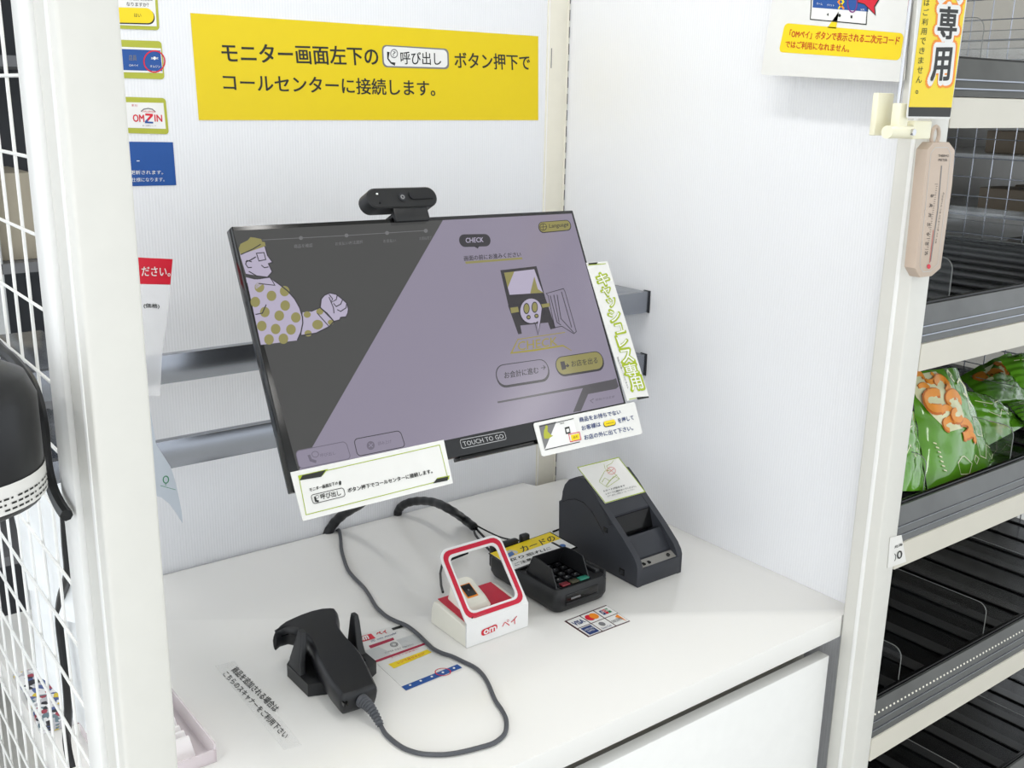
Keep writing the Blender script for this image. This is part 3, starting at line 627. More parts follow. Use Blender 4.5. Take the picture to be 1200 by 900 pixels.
k = B(); k.tube([(X0-0.0002, y, z) for y, z in [(-0.345, 0.102), (-0.362, 0.112), (-0.385, 0.121), (-0.41, 0.122), (-0.435, 0.112), (-0.455, 0.095), (-0.475, 0.075)]], 0.0007, 5); k.box(X0-0.001, X0+0.001, -0.484, -0.472, 0.082, 0.092); build(k, 'seam', m_blackg, pr)
slope = P3((X0, -0.411, 0.1745), (X1, -0.411, 0.1745), (X0, -0.461, 0.1355))
C3 = crop(640, 530, 5.294)
slope = P3((X0, -0.436, 0.1565), (X1, -0.436, 0.1565), (X0, -0.461, 0.1355))
d = sheet(slope, [(193, 93), (450, 30), (617, 246), (367, 318)], 0.0008, C3)
s5 = build(d, 'receipt_notice', m_paper, label='white notice with thin olive border and line drawing on the sloped top of the printer', cat='sign')
g = Decal(slope, C3); g.line([(195, 95), (449, 33), (613, 245), (367, 315)], 0.0018, 1, 1, True)
g.line([(330, 178), (362, 118), (400, 112), (455, 165), (378, 218), (332, 188)], 0.0008, 1, 2, True); g.line([(345, 188), (362, 160), (392, 178), (372, 206)], 0.0008, 1, 2); g.line([(392, 178), (440, 140)], 0.0008, 1, 2); g.line([(372, 212), (418, 150), (452, 165)], 0.0006, 1, 2)
g.line([(358, 75), (365, 105), (385, 118), (375, 85), (405, 70), (416, 52)], 0.0008, 1, 2); g.circ((403, 116), 26, 22, 0.0009, 2, 3); g.line([(385, 100), (420, 132)], 0.0009, 2, 3); g.line([(420, 102), (386, 130)], 0.0009, 2, 3)
g.text('レシートが出るまで', (357, 248), (487, 213), (355, 236), 0, 2, 0.03, 1); g.text('レシートに触れないでください。', (370, 266), (558, 216), (368, 254), 0, 2, 0.02, 1); g.text('万が一詰まった時はコールしてください', (380, 280), (550, 234), (378, 270), 0, 2, 0.0, 1)
build(g, 'lettering', [m_ink, m_lime, mat('print_pale_red', (222, 120, 110), 0.5)], s5)

# ================================================================== CARD TERMINAL
te = thing('card_terminal', (-0.41, -0.465, 0), 'black card payment terminal with keypad shield beside the receipt printer', 'terminal')
tx0, tx1, ty0, ty1 = -0.475, -0.347, -0.570, -0.362
k = B()
def trr(x0, x1, y0, y1, z, r):
    out = []
    for cx, cy, a0 in ((x1-r, y1-r, 0), (x0+r, y1-r, 90), (x0+r, y0+r, 180), (x1-r, y0+r, 270)):
        for q in range(5): a = math.radians(a0+q*22.5); out.append((cx+r*math.cos(a), cy+r*math.sin(a), z))
    return out
def trs(inset, z, dz=0.0): 
    return [(x, y, (z+dz*((y-ty0)/(ty1-ty0)))) for x, y, _ in trr(tx0+inset, tx1-inset, ty0+inset, ty1-inset, 0, 0.014)]
k.loft([trs(0.008, 0.0), trs(0.004, 0.004), trs(0.0, 0.014), trs(0.0, 0.040, -0.002), trs(0.004, 0.047, -0.002)])
bodyt = build(k, 'body', m_black, te)
k = B(); k.box(tx0+0.022, tx0+0.100, -0.5715, -0.560, 0.020, 0.037, 0.001); build(k, 'card_slot', m_blackg, te)
k = B(); k.box(tx0+0.034, tx0+0.056, -0.5725, -0.570, 0.0255, 0.0285); build(k, 'slot_lip', m_grey, te)
k = B(); k.box(tx0+0.022, tx0+0.100, -0.573, -0.568, 0.015, 0.0205, 0.001); build(k, 'slot_tray', m_black, te)
k = B(); k.box(tx1-0.017, tx1-0.006, -0.55, -0.462, 0.044, 0.054, 0.002); k.box(tx1-0.003, tx1+0.004, -0.558, -0.40, 0.008, 0.052, 0.003); build(k, 'swipe_reader', m_black, te)
g = Decal(PZ(0.0476), idp)
kx0, kx1 = -0.452, -0.392
k = B(); k.box(kx0-0.006, kx1+0.006, -0.562, -0.462, 0.040, 0.0484); build(k, 'keypad_deck', m_blackg, te)
km = None
for r in range(4):
    for c in range(3):
        mi = m_chard
        x = kx0+0.004+c*0.0205; y = -0.478-r*0.0175
        k = B(); k.box(x, x+0.0135, y-0.0095, y, 0.0484, 0.0510, 0.001); o = build(k, 'key', m_blacks, te)
        g = Decal(PZ(0.0512)); g.mesh(glyphs('123456789*0#'[r*3+c], 0.02, 1), lambda v, x=x, y=y: np.array((x+0.0045+v[0]*0.003, y-0.0060+v[1]*0.0032, 0.0512)), 0); build(g, 'digit', [m_lgrey], o)
for x, c, nm in ((kx0+0.000, (110, 26, 36), 'red'), (kx0+0.022, (60, 58, 40), 'yellow'), (kx0+0.042, (40, 120, 100), 'green')):
    k = B(); k.box(x, x+(0.018 if nm != 'green' else 0.022), -0.561, -0.549, 0.0484, 0.0512, 0.001); o = build(k, 'key', mat('key_'+nm, c, 0.4), te); o['label'] = nm+' command key'
k = B()
def wallp(pts, v): k.prism(pts, v, 0.0006, 1)
wallp([(-0.464, -0.558, 0.046), (-0.464, -0.470, 0.046), (-0.464, -0.488, 0.084), (-0.464, -0.505, 0.085), (-0.464, -0.541, 0.080)], (0.0022, 0, 0))
wallp([(-0.388, -0.562, 0.041), (-0.388, -0.470, 0.046), (-0.388, -0.488, 0.084), (-0.388, -0.510, 0.086), (-0.388, -0.539, 0.085)], (0.0022, 0, 0))
wallp([(-0.464, -0.470, 0.046), (-0.386, -0.470, 0.046), (-0.386, -0.488, 0.084), (-0.464, -0.488, 0.084)], (0, 0.0022, 0)); build(k, 'keypad_shield', m_black, te)
k = B(); k.box(-0.465, -0.40, -0.364, -0.350, 0.012, 0.058, 0.004); k.box(-0.392, -0.372, -0.364, -0.350, 0.012, 0.062, 0.004); build(k, 'rear_hinge', m_blacks, te)
g2 = crop(560, 610, 7.5); TP = PZ(0.0500)
d = sheet(TP, [(92, 288), (636, 98), (878, 235), (320, 442)], 0.0012, g2)
s6 = build(d, 'card_reminder', m_blackg, label='small yellow and white reminder card lying on the card terminal', cat='sign')
g = Decal(TP, g2); g.poly([(108, 290), (632, 106), (860, 232), (322, 430)], 0, 1); g.poly([(108, 290), (632, 106), (728, 162), (205, 350)], 1, 1.5)
g.poly([(248, 300), (300, 272), (325, 300), (262, 335)], 4, 2); g.poly([(225, 285), (285, 260), (345, 270), (355, 285), (335, 298), (300, 270), (250, 292)], 5, 2)
g.text('カードの', (395, 282), (690, 172), (362, 238), 2, 2, 0.02); g.text('取り忘れに', (275, 370), (645, 255), (262, 345), 2, 2, 0.03); g.text('ご注意', (330, 402), (480, 350), (315, 380), 2, 2, 0.02)
g.disc((745, 225), 28, 16, 4, 2)
build(g, 'lettering', [m_pap2, m_yel2, m_ink, m_red, mat('print_steel_blue', (70, 110, 170), 0.5), m_lgrey], s6)

# ================================================================== CODE READER STAND
om = thing('code_reader', (-0.604, -0.515, 0), 'white and red phone code reader with an upright square frame', 'code reader')
ox0, ox1 = -0.670, -0.538
k = B(); k.prism([(ox0, y, z) for y, z in [(-0.566, 0.0), (-0.458, 0.0), (-0.459, 0.028), (-0.466, 0.044), (-0.480, 0.046), (-0.566, 0.038)]], (ox1-ox0, 0, 0), 0.003, 3); build(k, 'base', mat('warm_white_plastic', (236, 234, 222), 0.35), om)
k = B(); zz = lambda y: 0.0465+(y+0.480)*(0.046-0.038)/(0.086)
k.prism([(ox0+0.008, y, zz(y)) for y in (-0.562, -0.468)]+[(ox1-0.008, y, zz(y)) for y in (-0.468, -0.562)], (0, 0, 0.001), 0.0004, 1); build(k, 'red_inlay', m_crim, om)
# reader hump
def hump(x0, x1, y0, y1, z, r): return trr(x0, x1, y0, y1, z, r)
k = B(); k.loft([hump(-0.648, -0.590, -0.535, -0.470, 0.044, 0.010), hump(-0.645, -0.593, -0.532, -0.470, 0.052, 0.012)] + [[(x, y, z+ (0.026 if j else 0.018)*((y+0.53)/0.06)) for x, y, z in hump(-0.643+j*0.003, -0.595-j*0.003, -0.528+j*0.004, -0.472-j*0.002, 0.054, 0.012)] for j in (0, 1)])
build(k, 'reader_hump', mat('warm_white_plastic', (236, 234, 222), 0.35), om)
def hz(y, off=0.0): return 0.0545+0.026*((y+0.53)/0.06)+off
def hquad(x0, x1, y0, y1, off): return [(x0, y0, hz(y0, off)), (x1, y0, hz(y0, off)), (x1, y1, hz(y1, off)), (x0, y1, hz(y1, off))]
k = B(); k.prism(hquad(-0.631, -0.609, -0.517, -0.489, 0.0), (0, -0.0003, 0.001), mi=0); k.prism(hquad(-0.6295, -0.6105, -0.515, -0.491, 0.001), (0, -0.0002, 0.0006), mi=1); k.prism(hquad(-0.6215, -0.6190, -0.5045, -0.5010, 0.0016), (0, -0.0001, 0.0003), mi=2)
build(k, 'scan_window', [m_orng, m_blackg, m_grey], om)
# front plate bent into the leaning frame
def fpt(x, t):     # t: distance up the plate
    if t <= 0.046: return np.array((x, -0.569, t))
    q = t-0.046; return np.array((x, -0.569+q*0.665, 0.046+q*0.747))
lean = np.array((0, -0.747, 0.665)); H = 0.046+0.134
k = B(); k.prism([fpt(ox0, 0.001), fpt(ox1, 0.001), fpt(ox1, 0.046), fpt(ox0, 0.046)], (0, 0.003, 0)); 
def rr2(x0, x1, t0, t1, r, n=5):
    out = []
    for cx, ct_, a0 in ((x1-r, t1-r, 0), (x0+r, t1-r, 90), (x0+r, t0+r, 180), (x1-r, t0+r, 270)):
        for q in range(n): a = math.radians(a0+q*90/(n-1)); out.append(fpt(cx+r*math.cos(a), ct_+r*math.sin(a)))
    return out
def rr2o(x0, x1, t0, t1, r, n=5):
    out = []
    for cx, ct_, a0, rq in ((x1-r, t1-r, 0, r), (x0+r, t1-r, 90, r), (x0, t0, 180, 0), (x1, t0, 270, 0)):
        for q in range(n): a = math.radians(a0+q*90/(n-1)); out.append(fpt(cx+rq*math.cos(a), ct_+rq*math.sin(a)+ (0 if rq else q*1e-6)))
    return out
k.ringprism(rr2o(ox0, ox1, 0.0461, H, 0.018), rr2(ox0+0.0165, ox1-0.0165, 0.063, H-0.0165, 0.011), -lean*0.003)
build(k, 'front_frame', mat('gloss_white_plastic', (230, 230, 229), 0.2), om)
k = B(); k.ringprism([p+lean*0.0003 for p in rr2(ox0+0.0045, ox1-0.0045, 0.051, H-0.0045, 0.016)], [p+lean*0.0003 for p in rr2(ox0+0.0125, ox1-0.0125, 0.059, H-0.0125, 0.012)], lean*0.0008); build(k, 'red_ring', m_crim, om)
FPl = PY(-0.5695); g = Decal(FPl, CC)
g.rrect([(383, 640), (475, 600), (470, 640), (384, 677)][:0] or [(386, 640), (475, 603), (473, 638), (388, 674)], 0.006, 0, 1)
g.text('om', (400, 663), (466, 637), (400, 640), 1, 2, 0.06); g.text('ペイ', (500, 632), (582, 600), (498, 592), 0, 1.5, 0.0)
g.text('Smart System', (348, 574), (412, 549), (348, 566), 2, 1, 0.0, 1); g.poly([(333, 574), (338, 566), (344, 563), (338, 578)], 3, 1)
build(g, 'lettering', [m_red, m_pap2, m_grey, m_ink], om)
k = B(); k.tube([PZ(.01).at(q) for q in ((519, 694), (517, 686), (516, 672), (518, 662), (530, 655), (548, 648))], 0.0026, 7)
build(k, 'reader_cable', m_blackg, label='thin black cable rising behind the code reader', cat='cable')

# ================================================================== BARCODE SCANNER + CRADLE
GD = crop(310, 700, 6.43)
cr = thing('scanner_cradle', (-0.876, -0.50, 0), 'black two-pronged cradle holding the barcode scanner', 'cradle')
k = B()
hexo = [(-0.953, -0.474), (-0.953, -0.547), (-0.921, -0.560), (-0.852, -0.560), (-0.833, -0.549), (-0.833, -0.474), (-0.852, -0.452), (-0.932, -0.452)]
hexi = [(x*0.8+(-0.893)*0.2, y*0.74+(-0.505)*0.26) for x, y in hexo]
k.prism([(x, y, 0.0008) for x, y in hexo], (0, 0, 0.009)); k.ringprism([(x, y, 0.0095) for x, y in hexo], [(x, y, 0.0095) for x, y in hexi], (0, 0, 0.013)); build(k, 'base', m_black, cr)
for sec in ([(-0.953, -0.942, -0.522, -0.476, 0.016), (-0.950, -0.938, -0.512, -0.478, 0.036), (-0.939, -0.928, -0.500, -0.482, 0.072), (-0.937, -0.928, -0.497, -0.484, 0.082)], [(-0.847, -0.834, -0.522, -0.476, 0.016), (-0.847, -0.834, -0.510, -0.479, 0.036), (-0.843, -0.833, -0.499, -0.481, 0.072), (-0.842, -0.834, -0.496, -0.483, 0.082)]):
    k = B(); k.loft([trr(a_, b_, c_, d_, z_, 0.0025) for a_, b_, c_, d_, z_ in sec]); build(k, 'prong', m_black, cr)
scn = thing('barcode_scanner', (-0.90, -0.56, 0.015), 'black handheld barcode scanner resting in its cradle', 'scanner')
SPl = P3(PZ(0.045).at((399, 814)), PZ(0.045).at((443, 800)), PZ(0.072).at((385, 713)))
sil = [(70, 262), (78, 236), (105, 205), (150, 172), (205, 146), (270, 118), (350, 90), (430, 72), (495, 68), (535, 74), (554, 100), (562, 140), (563, 190), (580, 232), (625, 290), (690, 355), (745, 430), (785, 510), (822, 590), (845, 640), (838, 662), (720, 705), (612, 738), (585, 738), (566, 722), (500, 640), (430, 520), (385, 435), (362, 370), (335, 315), (290, 270), (235, 235), (180, 222), (125, 238), (88, 262)]
top = [SPl.at(GD(*q)) for q in sil]
cen2 = np.mean(top, axis=0)
def inset(P, dist, dn):
    P = [np.array(p) for p in P]; n = SPl.n; out = []; N = len(P)
    # orientation
    ar = sum(np.cross(P[i]-cen2, P[(i+1) % N]-cen2) @ n for i in range(N)); sg = 1 if ar > 0 else -1
    for i in range(N):
        t = P[(i+1) % N]-P[i-1]; t /= np.linalg.norm(t); inn = np.cross(n, t)*sg
        out.append(P[i]+inn*dist+n*dn)
    return out
k = B(); T_ = 0.036
rings = [inset(top, 0.003, -T_), inset(top, 0.001, -T_+0.003), inset(top, -0.0005, -T_+0.009), inset(top, -0.0015, -0.016), inset(top, -0.0005, -0.009), inset(top, 0.0012, -0.0045), inset(top, 0.0032, -0.0015), inset(top, 0.0052, 0.0)]
k.loft(rings, cap=False)
R0 = [k.bm.verts.new(tuple(p)) for p in rings[-1]]; k.bm.faces.new(R0); R1 = [k.bm.verts.new(tuple(p)) for p in rings[0]]; k.bm.faces.new(R1[::-1])
bmesh.ops.remove_doubles(k.bm, verts=k.bm.verts, dist=1e-5)
bmesh.ops.triangulate(k.bm, faces=[f for f in k.bm.faces if len(f.verts) > 4])
sb_ = build(k, 'body', m_blacks, scn, sharp=50)
for p in sb_.data.polygons:
    if p.normal.dot(Vector(SPl.n)) > 0.9995: p.use_smooth = False
# scan head window along the nose
k = B(); n_ = SPl.n
hw2 = inset(top, -0.0019, -0.012); hw3 = inset(top, -0.0017, -0.014)
k.loft([[hw2[q] for q in (30, 31, 32, 33)], [hw3[q] for q in (30, 31, 32, 33)]], cap=False, closed=False); build(k, 'head_seam', m_blackg, scn)
# end cap vents
ep = SPl.at(GD(600, 745)); 
k = B()
for q in (0, 1):
    e = SPl.at(GD(596+q*22, 748-q*6))-n_*0.012; k.box(e[0]-0.0012, e[0]+0.0012, e[1]-0.004, e[1]+0.003, e[2]-0.004, e[2]+0.002)
build(k, 'vent_slots', m_blackg, scn)
# strain relief and cable
st = SPl.at(GD(735, 705))-n_*0.017
e1 = PZ(0.006).at((446, 850))
k = B(); N = 34; pts = []; rad = []
for i in range(N):
    t = i/(N-1); p = st*(1-t)+e1*t + np.array((0, 0, 0.006*math.sin(t*math.pi))); pts.append(p); rad.append((0.0108-0.005*t)*(1.0 if (i % 3 != 2 or i < 4) else 0.76))
k.tube(pts, rad, 12); build(k, 'strain_relief', m_cabg, scn, sharp=28)
cpx = [(446, 850), (451, 859), (458, 866), (467, 873), (476, 878), (488, 882), (502, 884), (522, 884), (542, 881), (562, 876), (578, 871), (589, 863), (593, 855), (593, 843), (588, 832), (580, 820), (572, 801), (565, 790), (556, 782), (544, 776), (530, 770), (518, 766), (508, 761), (500, 754), (492, 746), (484, 739), (475, 733), (465, 729), (455, 724), (447, 718), (440, 710), (433, 698), (426, 688), (417, 679), (408, 668), (403, 655), (400, 643), (399, 630), (397, 621), (395, 617)]
P_ = [PZ(0.0042).at(q) for q in cpx]
def smooth(P, n=4):
    out = []
    for i in range(len(P)-1):
        a, b_, c, d_ = P[max(i-1, 0)], P[i], P[i+1], P[min(i+2, len(P)-1)]
        for q in range(n):
            t = q/n; out.append(0.5*((2*b_)+(-a+c)*t+(2*a-5*b_+4*c-d_)*t*t+(-a+3*b_-3*c+d_)*t**3))
    out.append(P[-1]); return out
P_[0] = e1; P_[-1] = np.array((P_[-2][0]-0.004, 0.004, -0.01))
for i in range(20, 30): P_[i] = P_[i]+np.array((0, 0, 0.001))
k = B(); k.tube(smooth(P_), 0.0036, 8); build(k, 'scanner_cable', m_cabg, label='long grey cable looping from the scanner over the counter', cat='cable')

# black spiral sleeves
def sleeve(name, P, r, label):
    P = smooth([np.array(p) for p in P], 8); k = B(); rad = [r*(1.0 if (i//2) % 2 else 0.93) for i in range(len(P))]
    k.tube(P, rad, 12); return build(k, name, m_black, label=label, cat='cable sleeve', sharp=70)
sl = [(-0.545, 0.0035, -0.04)]
a0 = PY(-0.004).at((467, 598)); sp = [(a0[0], 0.0, -0.02), a0, PY(-0.03).at((476, 590)), PY(-0.07).at((492, 587)), PY(-0.13).at((510, 589)), PY(-0.19).at((527, 597)), PZ(0.022).at((542, 607)), PZ(0.016).at((556, 618))]
sleeve('cable_sleeve', sp, 0.0095, 'black spiral cable sleeve arching over the back edge of the counter')
b0 = PY(-0.003).at((388, 618)); b1 = PY(-0.03).at((402, 603)); b2 = ml(-0.16, -MH/2+0.02, -0.03)
sleeve('cable_sleeve', [(b0[0]-0.02, 0.002, -0.03), b0, b1, PY(-0.10).at((425, 588)), PY(-0.2).at((450, 560)), PY(-0.3).at((470, 530))], 0.0105, 'black cable sleeve dropping behind the monitor into the gap at the back wall')
for i, (q, lb) in enumerate(((((556, 617), (562, 624), (570, 632), (580, 640), (590, 647)), 'inner black wire leaving the arched cable sleeve'), (((555, 620), (558, 628), (566, 637), (574, 645), (585, 654)), 'lower black wire leaving the arched cable sleeve'), (((557, 615), (572, 623), (588, 630), (604, 633), (618, 633), (632, 630)), 'thin black wire running from the arched sleeve to the card terminal'))):
    k = B(); k.tube(smooth([PZ(0.014-0.002*j if j < 5 else 0.004).at(p) for j, p in enumerate(q)]), 0.0026 if i < 2 else 0.0018, 7); build(k, 'device_wire', m_blackg, label=lb, cat='cable')
k = B(); k.tube([PZ(0.004).at(p) for p in ((648, 623), (655, 620.5), (662, 619), (672, 618))], 0.0022, 7); build(k, 'device_wire', m_blackg, label='short black wire between card terminal and receipt printer', cat='cable')

# ================================================================== MESH PANELS
def mesh_panel(x, y0, y1, z0, z1, sy, sz, oy, oz, name, label, r=0.0018, mt=m_white):
    t = thing(name, (x, (y0+y1)/2, z0), label, 'mesh panel'); first = None
    y = oy
    while y > y0: y -= sy
    y += sy; src = None
    while y < y1:
        if src is None:
            k = B(); k.tube([(x, y, z0), (x, y, z1)], r, 6); src = build(k, 'wire', mt, t); ys = y
        else: c = src.copy(); COL.objects.link(c); c.location.y = y-ys
        y += sy
    z = oz
    while z > z0: z -= sz
    z += sz; src = None
    while z < z1:
        if src is None:
            k = B(); k.tube([(x-r*1.8, y0, z), (x-r*1.8, y1, z)], r, 6); src = build(k, 'wire', mt, t); zs = z
        else: c = src.copy(); COL.objects.link(c); c.location.z = z-zs
        z += sz
    return t
mesh_panel(-1.325, -0.80, 0.0, -0.79, 1.6, 0.066, 0.0745, -0.574, 0.167, 'wire_mesh_panel', 'white wire mesh side panel left of the left post')
mesh_panel(1.24, -0.9, 0.0, -0.79, 1.6, 0.0565, 0.052, -0.40, 0.71, 'wire_mesh_panel', 'grey wire mesh end panel seen through the shelves on the right', 0.0016, m_steel)

# ================================================================== SHELVES ON THE RIGHT
m_tray = mat('black_tray', (14, 14, 15), 0.22); m_rail = mat('rail_grey', (88, 89, 88), 0.16, metal=0.2, noise=0.35, nscale=9); m_fasc = mat('cream_fascia', (206, 202, 190), 0.3, nscale=14, noise=0.05)
m_strip = mat('dark_gloss_strip', (58, 58, 58), 0.2)
names = {-0.298: 'third cream fronted shelf down, empty black trays', 0.098: 'cream fronted shelf holding the green snack bags', 0.465: 'empty shelf directly above the green snack bags', 0.866: 'highest shelf in view with a cream front', -0.70: 'lowest empty black shelf in view'}
for bz, lb in names.items():
    s = thing('display_shelf', (0.62, -0.5, bz), lb, 'shelf'); fx0, fx1 = 0.012, 1.235
    k = B(); k.prism([(fx0, y, z) for y, z in [(-0.926, bz), (-0.926, bz+0.047), (-0.920, bz+0.049), (-0.90, bz+0.049), (-0.90, bz+0.004), (-0.92, bz)]], (fx1-fx0, 0, 0), 0.001, 1); build(k, 'fascia', m_fasc, s)
    k = B(); k.prism([(fx0, y, z) for y, z in [(-0.924, bz+0.049), (-0.905, bz+0.108), (-0.900, bz+0.108), (-0.915, bz+0.049)]], (fx1-fx0, 0, 0)); build(k, 'price_rail', m_rail, s)
    k = B()
    for zz_, yy in ((0.060, -0.9215), (0.074, -0.917)): k.box(fx0, fx1, yy-0.0012, yy+0.004, bz+zz_, bz+zz_+0.0022)
    build(k, 'rail_rib', m_steel, s)
    k = B(); k.box(fx0, fx1, -0.90, -0.03, bz+0.046, bz+0.075); build(k, 'board', m_fasc if bz > 0.8 else m_tray, s)
    k = B(); k.box(fx0, fx1, -0.898, -0.890, bz+0.075, bz+0.112, 0.001); build(k, 'tray_lip', m_tray, s)
    fz = bz+0.077
    src = None
    for i in range(12):
        x = fx0+0.03+i*0.105
        k = B(); k.box(x, x+0.032, -0.885, -0.05, fz, fz+0.003); build(k, 'glide_strip', m_strip, s)
    for x in (0.142, 0.457, 0.772, 1.087):
        k = B(); pts = [(x, -0.888, fz+0.003), (x, -0.10, fz+0.003), (x, -0.10, fz+0.10)]+[(x, -0.868-0.02*math.sin(a), fz+0.08+0.02*math.cos(a)) for a in np.linspace(0, math.pi/2, 6)]
        k.prism(pts, (0.0018, 0, 0)); build(k, 'divider', m_clear, s)
        k = B(); k.tube([np.array(p)+np.array((0.0009, 0, 0)) for p in pts[2:]]+[np.array((x+0.0009, -0.888, fz+0.02))], 0.0009, 5); build(k, 'divider_edge', mat('divider_edge', (150, 152, 150), 0.2, alpha=0.7), s)
    if bz == -0.298:
        k = B()
        for i in range(90):
            x = 0.03+i*0.0125; k.prism([(x, -0.9055, bz+0.098), (x+0.005, -0.9055, bz+0.098), (x+0.007, -0.911, bz+0.084), (x+0.002, -0.911, bz+0.084)], (0, -0.0018, 0.0005))
        o = build(k, 'rail_teeth', m_cream, s); o['kind'] = 'stuff'
# rear of the shelving and store beyond the mesh
k = B(); k.box(0.012, 1.235, 0.0, 0.01, -0.8, 0.30); structure(k, 'wall_rear_shelving', m_wall_b)
k = B(); k.box(1.262, 2.5, 0.02, 0.03, -0.8, 1.9); structure(k, 'wall_far_shelving', mat('far_board', (150, 146, 136), 0.4))
for i, z in enumerate((0.28, 0.44, 0.60, 0.76, 0.92)):
    s = thing('far_shelf', (1.9, -0.45, z), ('silver shelf of the neighbouring bay beyond the mesh panel, ' + ('lowest', 'second from bottom', 'middle', 'second from top', 'top')[i]), 'shelf')
    k = B(); k.box(1.27, 2.5, -0.80, 0.0, z, z+0.012, 0.001); build(k, 'board', mat('silver_sheet', (206, 208, 210), 0.3, metal=0.4), s)
    k = B(); k.box(1.27, 2.5, -0.815, -0.80, z-0.012, z+0.025, 0.002); build(k, 'front_edge', m_cream, s)
    for j in range(5):
        k = B(); x = 1.36+j*0.2; k.box(x, x+0.13, -0.60, -0.25, z+0.0125, z+0.075, 0.004); build(k, 'stock_box', mat('brown_box', (128, 116, 100), 0.5), s)

# ---- price card
k = crop(1020, 560, 6.428); pp = PY(-0.9275)
o = sheet(pp, [(150, 450), (235, 430), (270, 632), (130, 680)], 0.0008, k); o_ = build(o, 'price_card', m_paper, label='small white price card on the cream shelf front by the right post', cat='price card')
g = Decal(pp, k); g.text('0', (198, 616), (238, 600), (196, 556), 0, 2, 0.025); g.line([(180, 570), (188, 585), (187, 612), (178, 626)], 0.0016, 0, 2); g.text('北海', (180, 532), (240, 508), (178, 512), 0, 2, 0.03); build(g, 'lettering', [m_ink], o_)

# ================================================================== SNACK BAGS
m_bag = mat('green_snack_film', (92, 152, 36), 0.14, noise=0.2, nscale=16, bump=0.9, coat=0.5)
m_curl = mat('snack_orange', (236, 150, 48), 0.4, noise=0.12, nscale=60); m_curl2 = mat('snack_orange_shade', (206, 112, 30), 0.4)
m_crm = mat('snack_cream', (226, 226, 184), 0.35)
def bag(P, th, label, deco):
    """P: four world corners TL TR BR BL; pillow shape bulging both ways"""
    P = [np.array(p, float) for p in P]; n = np.cross(P[1]-P[0], P[3]-P[0]); n /= np.linalg.norm(n)
    if n @ (CAM-P[0]) < 0: n = -n
    def S(u, v, s=1, off=0.0):
        p = P[0]*(1-u)*(1-v)+P[1]*u*(1-v)+P[2]*u*v+P[3]*(1-u)*v
        uu = max(0.0, min(1.0, u)); vv = max(0.0, min(1.0, v))
        h = th*(math.sin(math.pi*uu)**0.65)*(math.sin(math.pi*min(1, max(0, (vv*0.9+0.05))))**0.55)
        wr = 0.0016*math.sin(23*u+9*v)*math.sin(math.pi*uu)+0.0014*math.sin(31*v-12*u)*math.sin(math.pi*vv)
        edge = 0.002*math.sin(26*v)*abs(2*uu-1)**8
        return p+n*(s*(h+wr)+off)+(P[1]-P[0])*edge
    N = 22; b = B(); g1 = [[b.bm.verts.new(tuple(S(i/N, j/N, 1))) for i in range(N+1)] for j in range(N+1)]
    g2_ = [[(g1[j][i] if (i in (0, N) or j in (0, N)) else b.bm.verts.new(tuple(S(i/N, j/N, -1)))) for i in range(N+1)] for j in range(N+1)]
    for j in range(N):
        for i in range(N):
            for G in (g1, g2_):
                q = [G[j][i], G[j][i+1], G[j+1][i+1], G[j+1][i]]
                try: b.bm.faces.new(q)
                except ValueError: pass
    o = build(b, 'snack_bag', m_bag, label=label, cat='snack bag', group='green snack bags on the shelf', sharp=80)
    D = B(); deco(D, S, n); build(D, 'bag_print', [m_curl, m_curl2, m_crm, m_red], o)
    return o
def curl(D, S, n, u, v, r, a0, lay=1):
    pts = [S(u+r*math.cos(a), v+r*0.62*math.sin(a), 1, 0.0016*lay) for a in np.linspace(a0, a0+4.2, 12)]
    pts2 = [S(u+r*1.02*math.cos(a), v+r*0.62*math.sin(a)+0.006, 1, 0.0013*lay) for a in np.linspace(a0, a0+4.2, 12)]
    w = [0.0135*r/0.085*(0.7+0.4*math.sin(math.pi*i/11)) for i in range(12)]
    D.ribbon(pts2, n, [x*1.42 for x in w], False, 1); D.ribbon([p+n*0.0008 for p in pts], n, w, False, 0)
def poly_uv(D, S, pts, mi, off):
    c = np.mean(pts, axis=0); cv = D.bm.verts.new(tuple(S(c[0], c[1], 1, off)))
    V = [D.bm.verts.new(tuple(S(p[0], p[1], 1, off))) for p in pts]
    for i in range(len(V)): f = D.bm.faces.new([cv, V[i], V[(i+1) % len(V)]]); f.material_index = mi
def stroke_uv(D, S, n, pts, w, mi=2): D.ribbon([S(u, v, 1, 0.0022) for u, v in pts], n, w, False, mi)
